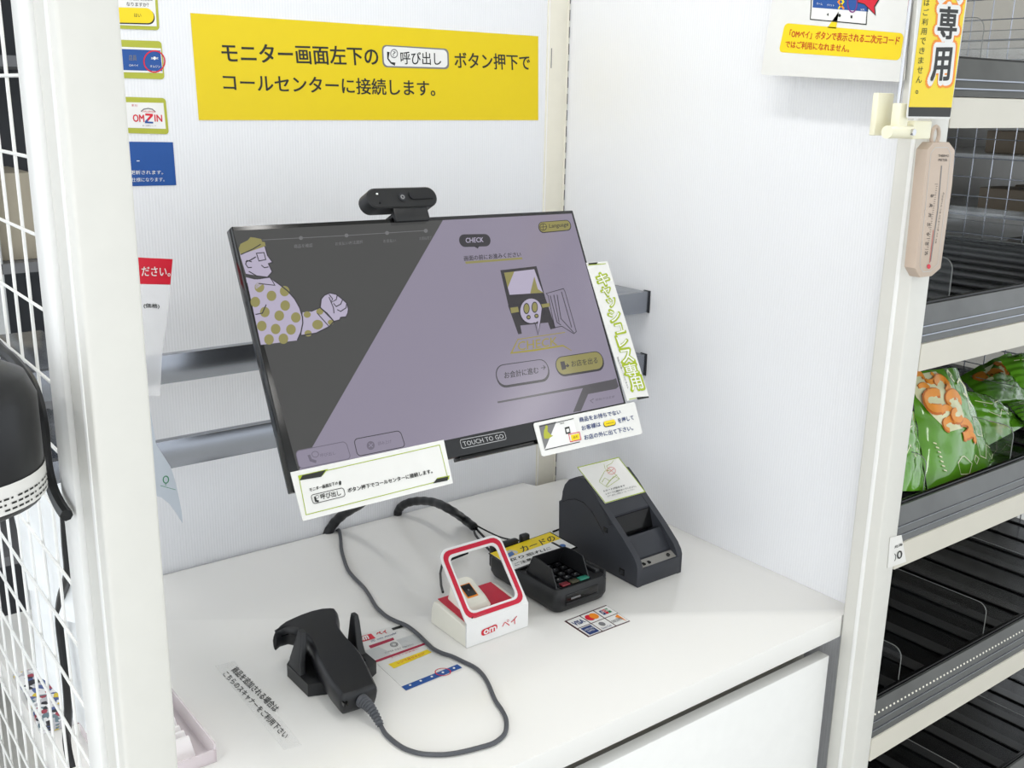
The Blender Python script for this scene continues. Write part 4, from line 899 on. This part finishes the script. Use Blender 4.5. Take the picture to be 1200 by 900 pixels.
def deco1(D, S, n):
    rows = []
    for j in range(15):
        v = 0.02+j*0.039; c0 = 0.02+0.9*max(0, v-0.2)**1.2; c1 = 0.42+0.32*math.sin(math.pi*min(1, v/0.66))*.6
        rows.append([D.bm.verts.new(tuple(S(c0+(c1-c0)*i/8, v, 1, 0.0011))) for i in range(9)])
    for A, C in zip(rows, rows[1:]):
        for i in range(8): f = D.bm.faces.new([A[i], A[i+1], C[i+1], C[i]]); f.material_index = 2
    for u, v, r, a in ((0.10, 0.06, 0.08, 2.4), (0.27, 0.07, 0.07, 5.2), (0.40, 0.155, 0.105, 3.4), (0.12, 0.17, 0.075, 4.0), (0.24, 0.28, 0.12, 1.2), (0.50, 0.31, 0.10, 2.6), (0.32, 0.41, 0.08, 3.6), (0.46, 0.44, 0.075, 0.5), (0.33, 0.51, 0.07, 2.0), (0.52, 0.57, 0.10, 4.2), (0.56, 0.67, 0.07, 3.0)): curl(D, S, n, u, v, r, a)
    stroke_uv(D, S, n, [(0.60, 0.05), (0.66, 0.02), (0.70, 0.07), (0.63, 0.09), (0.67, 0.14)], 0.0035); stroke_uv(D, S, n, [(0.72, 0.16), (0.82, 0.12), (0.88, 0.20), (0.80, 0.30), (0.74, 0.26)], 0.005); stroke_uv(D, S, n, [(0.76, 0.32), (0.74, 0.42)], 0.003); stroke_uv(D, S, n, [(0.80, 0.34), (0.84, 0.40)], 0.003)
    for L in ([(0.40, 0.80), (0.34, 0.84), (0.38, 0.94), (0.48, 0.96), (0.52, 0.88), (0.44, 0.80), (0.40, 0.80)], [(0.70, 0.52), (0.78, 0.48), (0.86, 0.56), (0.84, 0.68), (0.74, 0.66), (0.70, 0.52)], [(0.66, 0.70), (0.70, 0.84), (0.78, 0.88), (0.84, 0.76), (0.92, 0.80)], [(0.56, 0.86), (0.60, 0.82), (0.66, 0.86), (0.60, 0.90), (0.56, 0.86)], [(0.86, 0.84), (0.90, 0.90), (0.96, 0.86)]): stroke_uv(D, S, n, L, 0.0018)
    for j in range(7): stroke_uv(D, S, n, [(0.10+0.012*j, 0.62+j*0.04), (0.13+0.012*j, 0.635+j*0.04)], 0.003)
def deco2(D, S, n):
    poly_uv(D, S, [(0.15, 0.30), (0.35, 0.15), (0.65, 0.12), (0.9, 0.22), (0.95, 0.42), (0.6, 0.50), (0.25, 0.48)], 2, 0.001)
    for u, v, r, a in ((0.22, 0.30, 0.09, 1.2), (0.42, 0.36, 0.09, 2.6), (0.60, 0.22, 0.09, 3.6), (0.66, 0.40, 0.08, 0.4), (0.84, 0.34, 0.09, 2.0)): curl(D, S, n, u, v, r, a)
    for L in ([(0.3, 0.62), (0.45, 0.66), (0.6, 0.6), (0.75, 0.68)], [(0.4, 0.72), (0.5, 0.80), (0.6, 0.72), (0.7, 0.80)]): stroke_uv(D, S, n, L, 0.0018)
def deco3(D, S, n):
    for L in ([(0.15, 0.2), (0.45, 0.3), (0.75, 0.2)], [(0.3, 0.45), (0.45, 0.6), (0.6, 0.45), (0.7, 0.6), (0.8, 0.48)], [(0.2, 0.6), (0.35, 0.72)]): stroke_uv(D, S, n, L, 0.0018)
BG = crop(1060, 400, 4.5)
def bpt(q, y): return PY(y).at(BG(*q))
bag([bpt((20, 170), -0.74), bpt((275, 140), -0.72), bpt((492, 668), -0.84), bpt((125, 800), -0.865)], 0.026, 'front green snack bag standing nearest the right post with curls facing out', deco1)
bag([bpt((290, 190), -0.60), bpt((560, 60), -0.58), bpt((700, 330), -0.66), bpt((440, 330), -0.70)], 0.022, 'green snack bag leaning behind the front bag, round curls picture on top', deco2)
bag([bpt((300, 262), -0.70), bpt((480, 300), -0.68), bpt((640, 440), -0.76), bpt((420, 560), -0.79)], 0.016, 'green snack bag squeezed right of the front bag showing only line drawings', deco3)
bag([bpt((500, 95), -0.70), bpt((760, 40), -0.68), bpt((760, 260), -0.76), bpt((620, 250), -0.78)], 0.02, 'plain green snack bag at the right picture edge, highest in the pile', deco3)
bag([bpt((540, 330), -0.70), bpt((800, 300), -0.68), bpt((800, 440), -0.76), bpt((625, 420), -0.78)], 0.016, 'green snack bag corner lying lowest at the right picture edge', deco3)
bag([bpt((-160, 380), -0.80), bpt((50, 370), -0.80), bpt((115, 790), -0.875), bpt((-160, 800), -0.875)], 0.018, 'green snack bag mostly hidden behind the right post', deco3)

# ================================================================== RIGHT POST FITTINGS
TH = crop(1030, 130, 5.294); T5 = crop(1000, 120, 3.215); tp = PY(-0.948)
th = thing('thermometer', (-0.03, -0.935, 0.63), 'beige wall thermometer hanging on the right post', 'thermometer')
d = Decal(tp, T5)
octo = [(303, 150), (362, 150), (384, 180), (372, 310), (330, 625), (296, 655), (252, 660), (233, 625), (250, 480), (280, 178)]
k = Decal(tp, T5); k.prism([k.pt(q, 0) for q in octo], (0, 0.020, 0), 0.0015, 2); build(k, 'body', mat('beige_plastic', (192, 174, 158), 0.4), th)
g = Decal(tp, T5)
g.line([(308, 170), (355, 170), (366, 195), (354, 320), (318, 610), (290, 636), (262, 638), (250, 615), (262, 480), (292, 190)], 0.0010, 2, 1, True)
g.line([(332, 238), (318, 400), (290, 600)], 0.0024, 1, 1.5); g.line([(300, 480), (286, 605)], 0.0012, 3, 2); g.disc((283, 618), 7, 9, 3, 2)
g.text('THERMO', (318, 205), (358, 206), (319, 196), 0, 2, 0.01); g.text('METER', (319, 221), (352, 222), (320, 212), 0, 2, 0.01)
for i in range(33):
    t = i/32; x = 317-38*t; y = 308+262*t; L = 12 if i % 5 == 0 else 6
    g.line([(x-L, y), (x, y)], 0.0006, 0, 2)
for i, s_ in enumerate(('40', '30', '20', '10', '0', '10', '20')): 
    x = 292-3.6*i; y = 352+36*i; g.text(s_, (x-3, y+7), (x+7, y+7), (x-2, y-7), 0, 2, 0.02, 1)
g.text('Its so good to be healthy', (313, 530), (342, 338), (306, 530), 0, 2, 0.0, 1)
build(g, 'scale_print', [m_ink, m_grey, m_lgrey, m_red], th)
k = B(); c0 = tp.at(T5(326, 126)); k.tube([c0+np.array((0.010*math.cos(a), 0.008, 0.014*math.sin(a))) for a in np.linspace(0, 2*math.pi, 17)], 0.003, 8, cap=False); build(k, 'hanging_loop', mat('beige_plastic', (192, 174, 158), 0.4), th)

# hinged holder + strip sign
HD = crop(870, 0, 3.636)
ph = thing('sign_holder', (-0.09, -0.92, 0.83), 'cream plastic hinge holder clamped on the right post', 'holder')
hp_ = PY(-0.935)
def hb(x0, x1, y0, y1, ya, yb, nm, bv=0.002, m=mat('cream_plastic', (236, 232, 206), 0.35)):
    a = hp_.at(HD(x0, y1)); c = hp_.at(HD(x1, y0)); k = B(); k.box(a[0], c[0], ya, yb, a[2], c[2], bv); return build(k, nm, m, ph)
hb(612, 700, 398, 580, -0.915, -0.905, 'back_plate'); hb(700, 785, 515, 592, -0.945, -0.905, 'clamp'); hb(638, 690, 440, 560, -0.945, -0.93, 'arm')
k = B(); a = hp_.at(HD(600, 562)); c = hp_.at(HD(700, 562)); k.tube([a+np.array((0, -0.006, 0)), c+np.array((0, -0.006, 0))], 0.0095, 14); build(k, 'hinge_barrel', mat('cream_plastic', (236, 232, 206), 0.35), ph)
k = B(); c = hp_.at(HD(685, 562)); k.tube([c+np.array((0, -0.010, 0)), c+np.array((0, -0.019, 0))], 0.005, 12); build(k, 'screw', m_chrome, ph)
k = B(); a = PX(-0.06).at(HD(662, 438)); c = PX(-0.06).at(HD(675, 350)); a = hp_.at(HD(664, 440)); c = hp_.at(HD(676, 350)); k.tube([a, c, c+np.array((0.002, 0, 0.4))], 0.003, 8); build(k, 'rod', m_chrome, ph)

SP = PY(-0.952)
o = sheet(SP, [(765, -160), (980, -160), (885, 508), (700, 503)], 0.0012, HD, 0.003)
o_ = build(o, 'vertical_sign', m_lam, label='tall yellow laminated sign with big black outlined characters at the right post', cat='sign')
g = Decal(SP, HD); g.poly([(785, -150), (972, -150), (890, 458), (708, 456)], 0, 1); g.poly([(708, 456), (890, 458), (884, 498), (706, 496)], 1, 1)
for t, q in (('用', ((800, 345), (876, 342), (815, 205))), ('専', ((828, 163), (905, 166), (840, 28))), ('ス', ((842, -2), (925, 0), (855, -130)))):
    bl, br, tl = q
    g.text(t, (bl[0]-12, bl[1]+12), (br[0]+12, br[1]+12), (tl[0]-12, tl[1]-12), 3, 1.4, 0.13); g.text(t, (bl[0]-7, bl[1]+8), (br[0]+7, br[1]+8), (tl[0]-7, tl[1]-8), 2, 1.8, 0.10); g.text(t, bl, br, tl, 1, 2.4, 0.045)
yy = -20
g.circ((742, 392), 5, 6, 0.0012, 4, 2, 10)
for i, c_ in enumerate('はご利用できません'):
    y = -18+i*41+25; x = 783-i*4.1; hh = 28 if c_ not in '。' else 8
    g.text(c_, (x-12, y+hh*.5+4), (x+11, y+hh*.5+4), (x-9, y-hh*.5+4), 4, 2, 0.01)
build(g, 'lettering', [m_yel2, m_ink, m_pap2, m_orng, mat('print_dark_green', (60, 72, 20), 0.5)], o_)

# clear-pocket notice hanging parallel to the right wall
a = np.array((-0.05, -0.593, 0.956)); e = np.array((-0.05, -0.876, 0.937))
HPn = PX(-0.052)
o = sheet(HPn, [(155, -180), (728, -180), (690, 350), (78, 318)], 0.0014, HD, 0.006)
o_ = build(o, 'pocket_notice', m_lam, label='white pocket notice with a yellow caption hanging before the right wall', cat='sign')
g = Decal(HPn, HD)
g.rrect([(182, 98), (690, 142), (672, 258), (155, 222)], 0.008, 0, 1); g.poly([(362, 118), (412, 48), (400, 122)], 0, 1)
g.text('「OMペイ」ボタンで表示される二次元コード', (200, 160), (667, 192), (205, 126), 1, 2, 0.022); g.text('ではご利用になれません。', (183, 203), (455, 224), (186, 172), 1, 2, 0.022)
g.poly([(300, 32), (535, 50), (528, 104), (290, 82)], 2, 1); g.line([(298, -60), (540, -60), (528, 104), (290, 82)], 0.0016, 3, 1.5, True)
g.poly([(306, -60), (545, -60), (536, 50), (300, 32)], 4, 1.2); g.poly([(360, 62), (368, 55), (368, 69)], 3, 2); g.disc((415, 66), 6, 7, 3, 2); g.poly([(462, 66), (470, 66), (470, 78), (462, 78)], 3, 2)
g.poly([(490, 12), (520, 20), (570, 68), (566, 30), (585, 0), (560, -40), (500, -40)], 3, 2); g.poly([(494, 8), (522, 16), (566, 60), (562, 28), (580, -2), (556, -40), (500, -40)], 5, 2.4)
g.circ((470, 12), 20, 40, 0.0022, 6, 2.4); g.line([(410, 38), (432, 8), (414, -20)], 0.003, 0, 2.2); g.line([(434, 38), (410, 8), (432, -20)], 0.003, 7, 2.2)
g.text('ホーム', (318, 20), (342, 22), (318, 10), 2, 2, 0, 1); g.text('ポイント', (362, 25), (392, 28), (362, 16), 2, 2, 0, 1); g.text('設定', (505, 45), (522, 46), (505, 36), 2, 2, 0, 1)
build(g, 'lettering', [m_yel2, m_dred, m_pap2, m_ink, m_blue, m_red, mat('print_purple', (120, 50, 120), 0.5), m_orng], o_)

# ================================================================== LEFT OF THE POST
pb = P3(PX(-1.295).at((0, 600)), PX(-1.295).at((60, 600)), PX(-1.295).at((30, 800)))
m_film = mat('white_bag_film', (246, 249, 253), 0.3, noise=0.05, nscale=20, bump=0.6)
def drape(P, label, n=14, amp=0.006, name='plastic_bag', mt=m_film, decalfn=None):
    P = [np.array(p, float) for p in P]; nn = np.cross(P[1]-P[0], P[3]-P[0]); nn /= np.linalg.norm(nn)
    if nn @ (CAM-P[0]) < 0: nn = -nn
    def S(u, v, s): return P[0]*(1-u)*(1-v)+P[1]*u*(1-v)+P[2]*u*v+P[3]*(1-u)*v+nn*(amp*math.sin(9*u+2*v)*v+amp*.5*math.sin(17*u-3*v)*v+s)
    k = B(); G = [[[k.bm.verts.new(tuple(S(i/n, j/n, s))) for i in range(n+1)] for j in range(n+1)] for s in (0.0, -0.003)]
    for g_ in G:
        for j in range(n):
            for i in range(n): k.bm.faces.new([g_[j][i], g_[j][i+1], g_[j+1][i+1], g_[j+1][i]])
    for i in range(n):
        for (a1, b1) in (((0, i), (0, i+1)), ((n, i), (n, i+1)), ((i, 0), (i+1, 0)), ((i, n), (i+1, n))):
            k.bm.faces.new([G[0][a1[0]][a1[1]], G[0][b1[0]][b1[1]], G[1][b1[0]][b1[1]], G[1][a1[0]][a1[1]]])
    return build(k, name, mt, label=label, cat='bag', sharp=60)
LX = lambda x, q: PX(x).at(q)
drape([LX(-1.300, (12, 588)), LX(-1.300, (86, 560)), LX(-1.300, (100, 742)), LX(-1.300, (38, 690))], 'white plastic shopping bag hanging behind the mesh, upper layer')
drape([LX(-1.290, (28, 640)), LX(-1.290, (86, 620)), LX(-1.290, (98, 860)), LX(-1.290, (48, 792))], 'white plastic shopping bag hanging lower behind the mesh')
gp = PY(-0.296)
k = Decal(gp); pl = [(110, 330), (150, 330), (183, 521), (191, 533), (200, 547), (206, 566), (210.5, 587), (213, 600), (214, 613), (207, 602), (199, 591), (189, 583), (150, 570), (120, 580)]
k.prism([k.pt(q, 0) for q in pl], -gp.n*0.002); o_ = build(k, 'plastic_bag', mat('grey_bag_film', (196, 204, 214), 0.25), label='grey plastic bag tip with green recycling mark beside the left post', cat='bag')
g = Decal(gp); g.circ((194.3, 562), 3.2, 4.2, 0.0016, 0, 1, 10); g.line([(188, 569), (206, 574)], 0.0008, 0, 1); g.line([(194, 566), (194, 569)], 0.001, 0, 1); build(g, 'recycling_mark', [m_grn], o_)
# black container hung outside the mesh, with its label and cord
cy = PY(-0.62); ctr = None
bc = thing('black_canister', (-1.44, -0.80, 0.40), 'black round canister with white printed label hanging on the mesh', 'canister')
cx_, cyy, cr_ = -1.4905, -0.86, 0.080
def ring_at(z, r, n=40): return [(cx_+r*math.cos(2*math.pi*i/n), cyy+r*math.sin(2*math.pi*i/n), z) for i in range(n)]
BC = []
def solve_can():
    # right silhouette at pixel x = 46 near y = 520
    p = PY(cyy).at((46, 520)); return p
pr_ = solve_can(); cx_ = pr_[0]-cr_*0.985; zb = PY(cyy).at((30, 572))[2]; zt = PY(cyy).at((20, 432))[2]
k = B(); k.loft([ring_at(zb-0.004, cr_-0.012), ring_at(zb, cr_-0.004), ring_at(zb+0.008, cr_), ring_at(zt-0.02, cr_), ring_at(zt, cr_-0.008), ring_at(zt+0.012, cr_-0.03), ring_at(zt+0.016, 0.01)]); build(k, 'body', m_blacks, bc, sharp=50)
BASE_bc = (cx_, cyy, zb)
k = B()
k.loft([ring_at(zb+0.006, cr_+0.0008), ring_at(zb+0.032, cr_+0.0008)], cap=False); build(k, 'paper_label', m_paper, bc, sharp=60)
k = B()
for r_ in range(3):
    for j in range(34):
        a = math.radians(-150+j*5.1); a2 = a+math.radians(3.6 if (j*7+r_*3) % 5 else 1.5); z = zb+0.009+r_*0.005
        k.face([(cx_+(cr_+.0013)*math.cos(a), cyy+(cr_+.0013)*math.sin(a), z), (cx_+(cr_+.0013)*math.cos(a2), cyy+(cr_+.0013)*math.sin(a2), z), (cx_+(cr_+.0013)*math.cos(a2), cyy+(cr_+.0013)*math.sin(a2), z+0.0018), (cx_+(cr_+.0013)*math.cos(a), cyy+(cr_+.0013)*math.sin(a), z+0.0018)])
build(k, 'small_print', m_ink, bc)
k = B(); pts = [PX(-1.345).at(q) for q in ((-30, 372), (0, 408), (14, 420), (28, 436), (38, 452), (46, 476), (51, 505), (53, 530), (56, 552), (62, 575), (70, 592), (78, 604))]
k.tube(smooth(pts), 0.0062, 8); build(k, 'power_cord', m_blacks, label='thick black cord running past the canister down the mesh', cat='cord')
k = B(); pts = [PX(-1.305).at(q) for q in ((76, 604), (78, 640), (80, 672), (72, 700), (70, 730), (76, 780), (80, 830), (78, 868), (84, 900))]
k.tube(smooth(pts), 0.0055, 8); build(k, 'power_cord', m_blacks, label='black cord continuing inside the mesh behind the white bags', cat='cord')
# magazines and tray on the counter's left end
m_mag = mat('magazine_print', (120, 118, 150), 0.4, noise=0.0)
nt = m_mag.node_tree; vr = nt.nodes.new('ShaderNodeTexVoronoi'); vr.inputs['Scale'].default_value = 120; rm = nt.nodes.new('ShaderNodeValToRGB')
tcn = nt.nodes.new('ShaderNodeTexCoord'); nt.links.new(tcn.outputs['Object'], vr.inputs['Vector']); sp_ = nt.nodes.new('ShaderNodeSeparateColor'); nt.links.new(vr.outputs['Color'], sp_.inputs[0]); nt.links.new(sp_.outputs[0], rm.inputs[0])
rm.color_ramp.interpolation = 'CONSTANT'; el = rm.color_ramp.elements; el[0].color = (*srgb((230, 230, 232)), 1); el[1].position = 0.93; el[1].color = (*srgb((214, 190, 70)), 1)
for p_, c_ in ((0.3, (84, 100, 150)), (0.45, (56, 56, 62)), (0.6, (190, 190, 196)), (0.78, (160, 70, 84)), (0.84, (110, 130, 140))):
    e_ = el.new(p_); e_.color = (*srgb(c_), 1)
nt.links.new(rm.outputs[0], nt.nodes['Principled BSDF'].inputs['Base Color'])
for i, lb in enumerate(('lowest colourful magazine of the pile behind the mesh', 'middle colourful magazine of the pile behind the mesh', 'top colourful magazine of the pile behind the mesh')):
    k = B(); z = 0.0005+i*0.006; a = 0.05*(i-1); k.prism([(-1.235+0.06*x*math.cos(a)-0.085*y*math.sin(a)-0.01, -0.33+0.06*x*math.sin(a)+0.085*y*math.cos(a), z) for x, y in ((-1, -1), (1, -1), (1, 1), (-1, 1))], (0, 0, 0.0055)); build(k, 'magazine', m_mag, label=lb, cat='magazine', group='magazines on the counter')
tr_ = thing('leaflet_tray', (-1.19, -0.55, 0), 'low clear tray of folded white leaflets beside the left post', 'tray')
m_pink = mat('pale_acrylic', (240, 230, 234), 0.12, alpha=0.55)
k = B(); k.box(-1.26, -1.129, -0.62, -0.44, 0.0005, 0.0035); k.box(-1.132, -1.129, -0.62, -0.44, 0.003, 0.03); k.box(-1.26, -1.129, -0.62, -0.617, 0.003, 0.02); k.box(-1.26, -1.129, -0.443, -0.44, 0.003, 0.03); k.box(-1.262, -1.259, -0.62, -0.44, 0.0005, 0.03); build(k, 'tray_wall', m_pink, tr_)
m_leaf = mat('leaflet_white', (244, 240, 240), 0.5)
for i in range(7):
    k = B(); y = -0.60+i*0.019; k.prism([(-1.25, y, 0.004), (-1.150, y+0.004, 0.004), (-1.155, y+0.010, 0.034-0.002*(i % 3)), (-1.25, y+0.008, 0.036)], (0, 0.0045, 0.0)); build(k, 'leaflet', m_leaf, label=('foremost', 'second', 'third', 'fourth', 'fifth', 'sixth', 'rearmost')[i]+' upright white leaflet from the front of the clear tray', cat='leaflet', group='leaflets in the tray')
for i, (x, y) in enumerate(((-1.142, -0.512), (-1.165, -0.522))):
    pass

# store beyond the left opening
k = B(); k.box(-2.4, -0.6, 2.2, 2.25, -0.8, 1.9); structure(k, 'wall_store_back', mat('store_dark', (92, 94, 98), 0.6))
m_dk = mat('dark_rack', (62, 64, 68), 0.4)
rk = thing('store_rack', (-1.1, 1.0, -0.8), 'dark open rack with pale uprights seen through the wire mesh', 'rack')
for x in (-1.30, -1.06, -0.90):
    k = B(); k.box(x, x+0.03, 0.9, 0.93, -0.8, 1.6, 0.003); build(k, 'upright', m_lgrey, rk)
for z in (-0.3, 0.1, 0.46, 0.95, 1.3):
    k = B(); k.box(-1.5, -0.7, 0.9, 1.4, z, z+0.025); build(k, 'shelf_board', m_grey, rk)
k = B(); k.box(-1.5, -0.7, 1.4, 1.42, -0.8, 1.6); build(k, 'back_board', m_dk, rk)
k = B(); k.box(-1.12, -0.93, 0.95, 1.2, 0.485, 0.70, 0.004); build(k, 'carton', label='beige carton standing on the dark rack behind the mesh', cat='box', mats=mat('beige_carton', (190, 180, 160), 0.6))

# ================================================================== CEILING LAMPS
m_lamp = mat('lamp_diffuser', (255, 252, 246), 0.5, emit=4.0, noise=0)
for i, (x, y) in enumerate(((-2.6, -3.2), (-0.9, -3.2), (1.6, -3.2), (-2.6, -0.9), (-0.75, -0.75), (1.6, -0.9))):
    t = thing('ceiling_lamp', (x, y, 1.94), 'long white ceiling light in the ' + ('aisle row, left end', 'aisle row, middle', 'aisle row, right end', 'row nearest the kiosk, left end', 'row nearest the kiosk, middle', 'row nearest the kiosk, right end')[i], 'ceiling light', 'ceiling lights of the shop')
    k = B(); k.box(x-0.07, x+0.07, y-0.62, y+0.62, 1.96, 2.0, 0.003); build(k, 'housing', m_white, t)
    k = B(); k.box(x-0.055, x+0.055, y-0.6, y+0.6, 1.94, 1.96); build(k, 'diffuser', m_lamp, t)
    area('lamp_light', (x, y, 1.93+ZO), (0, 0, 0), 0.11, 1.2, 7, (1, 0.985, 0.96))
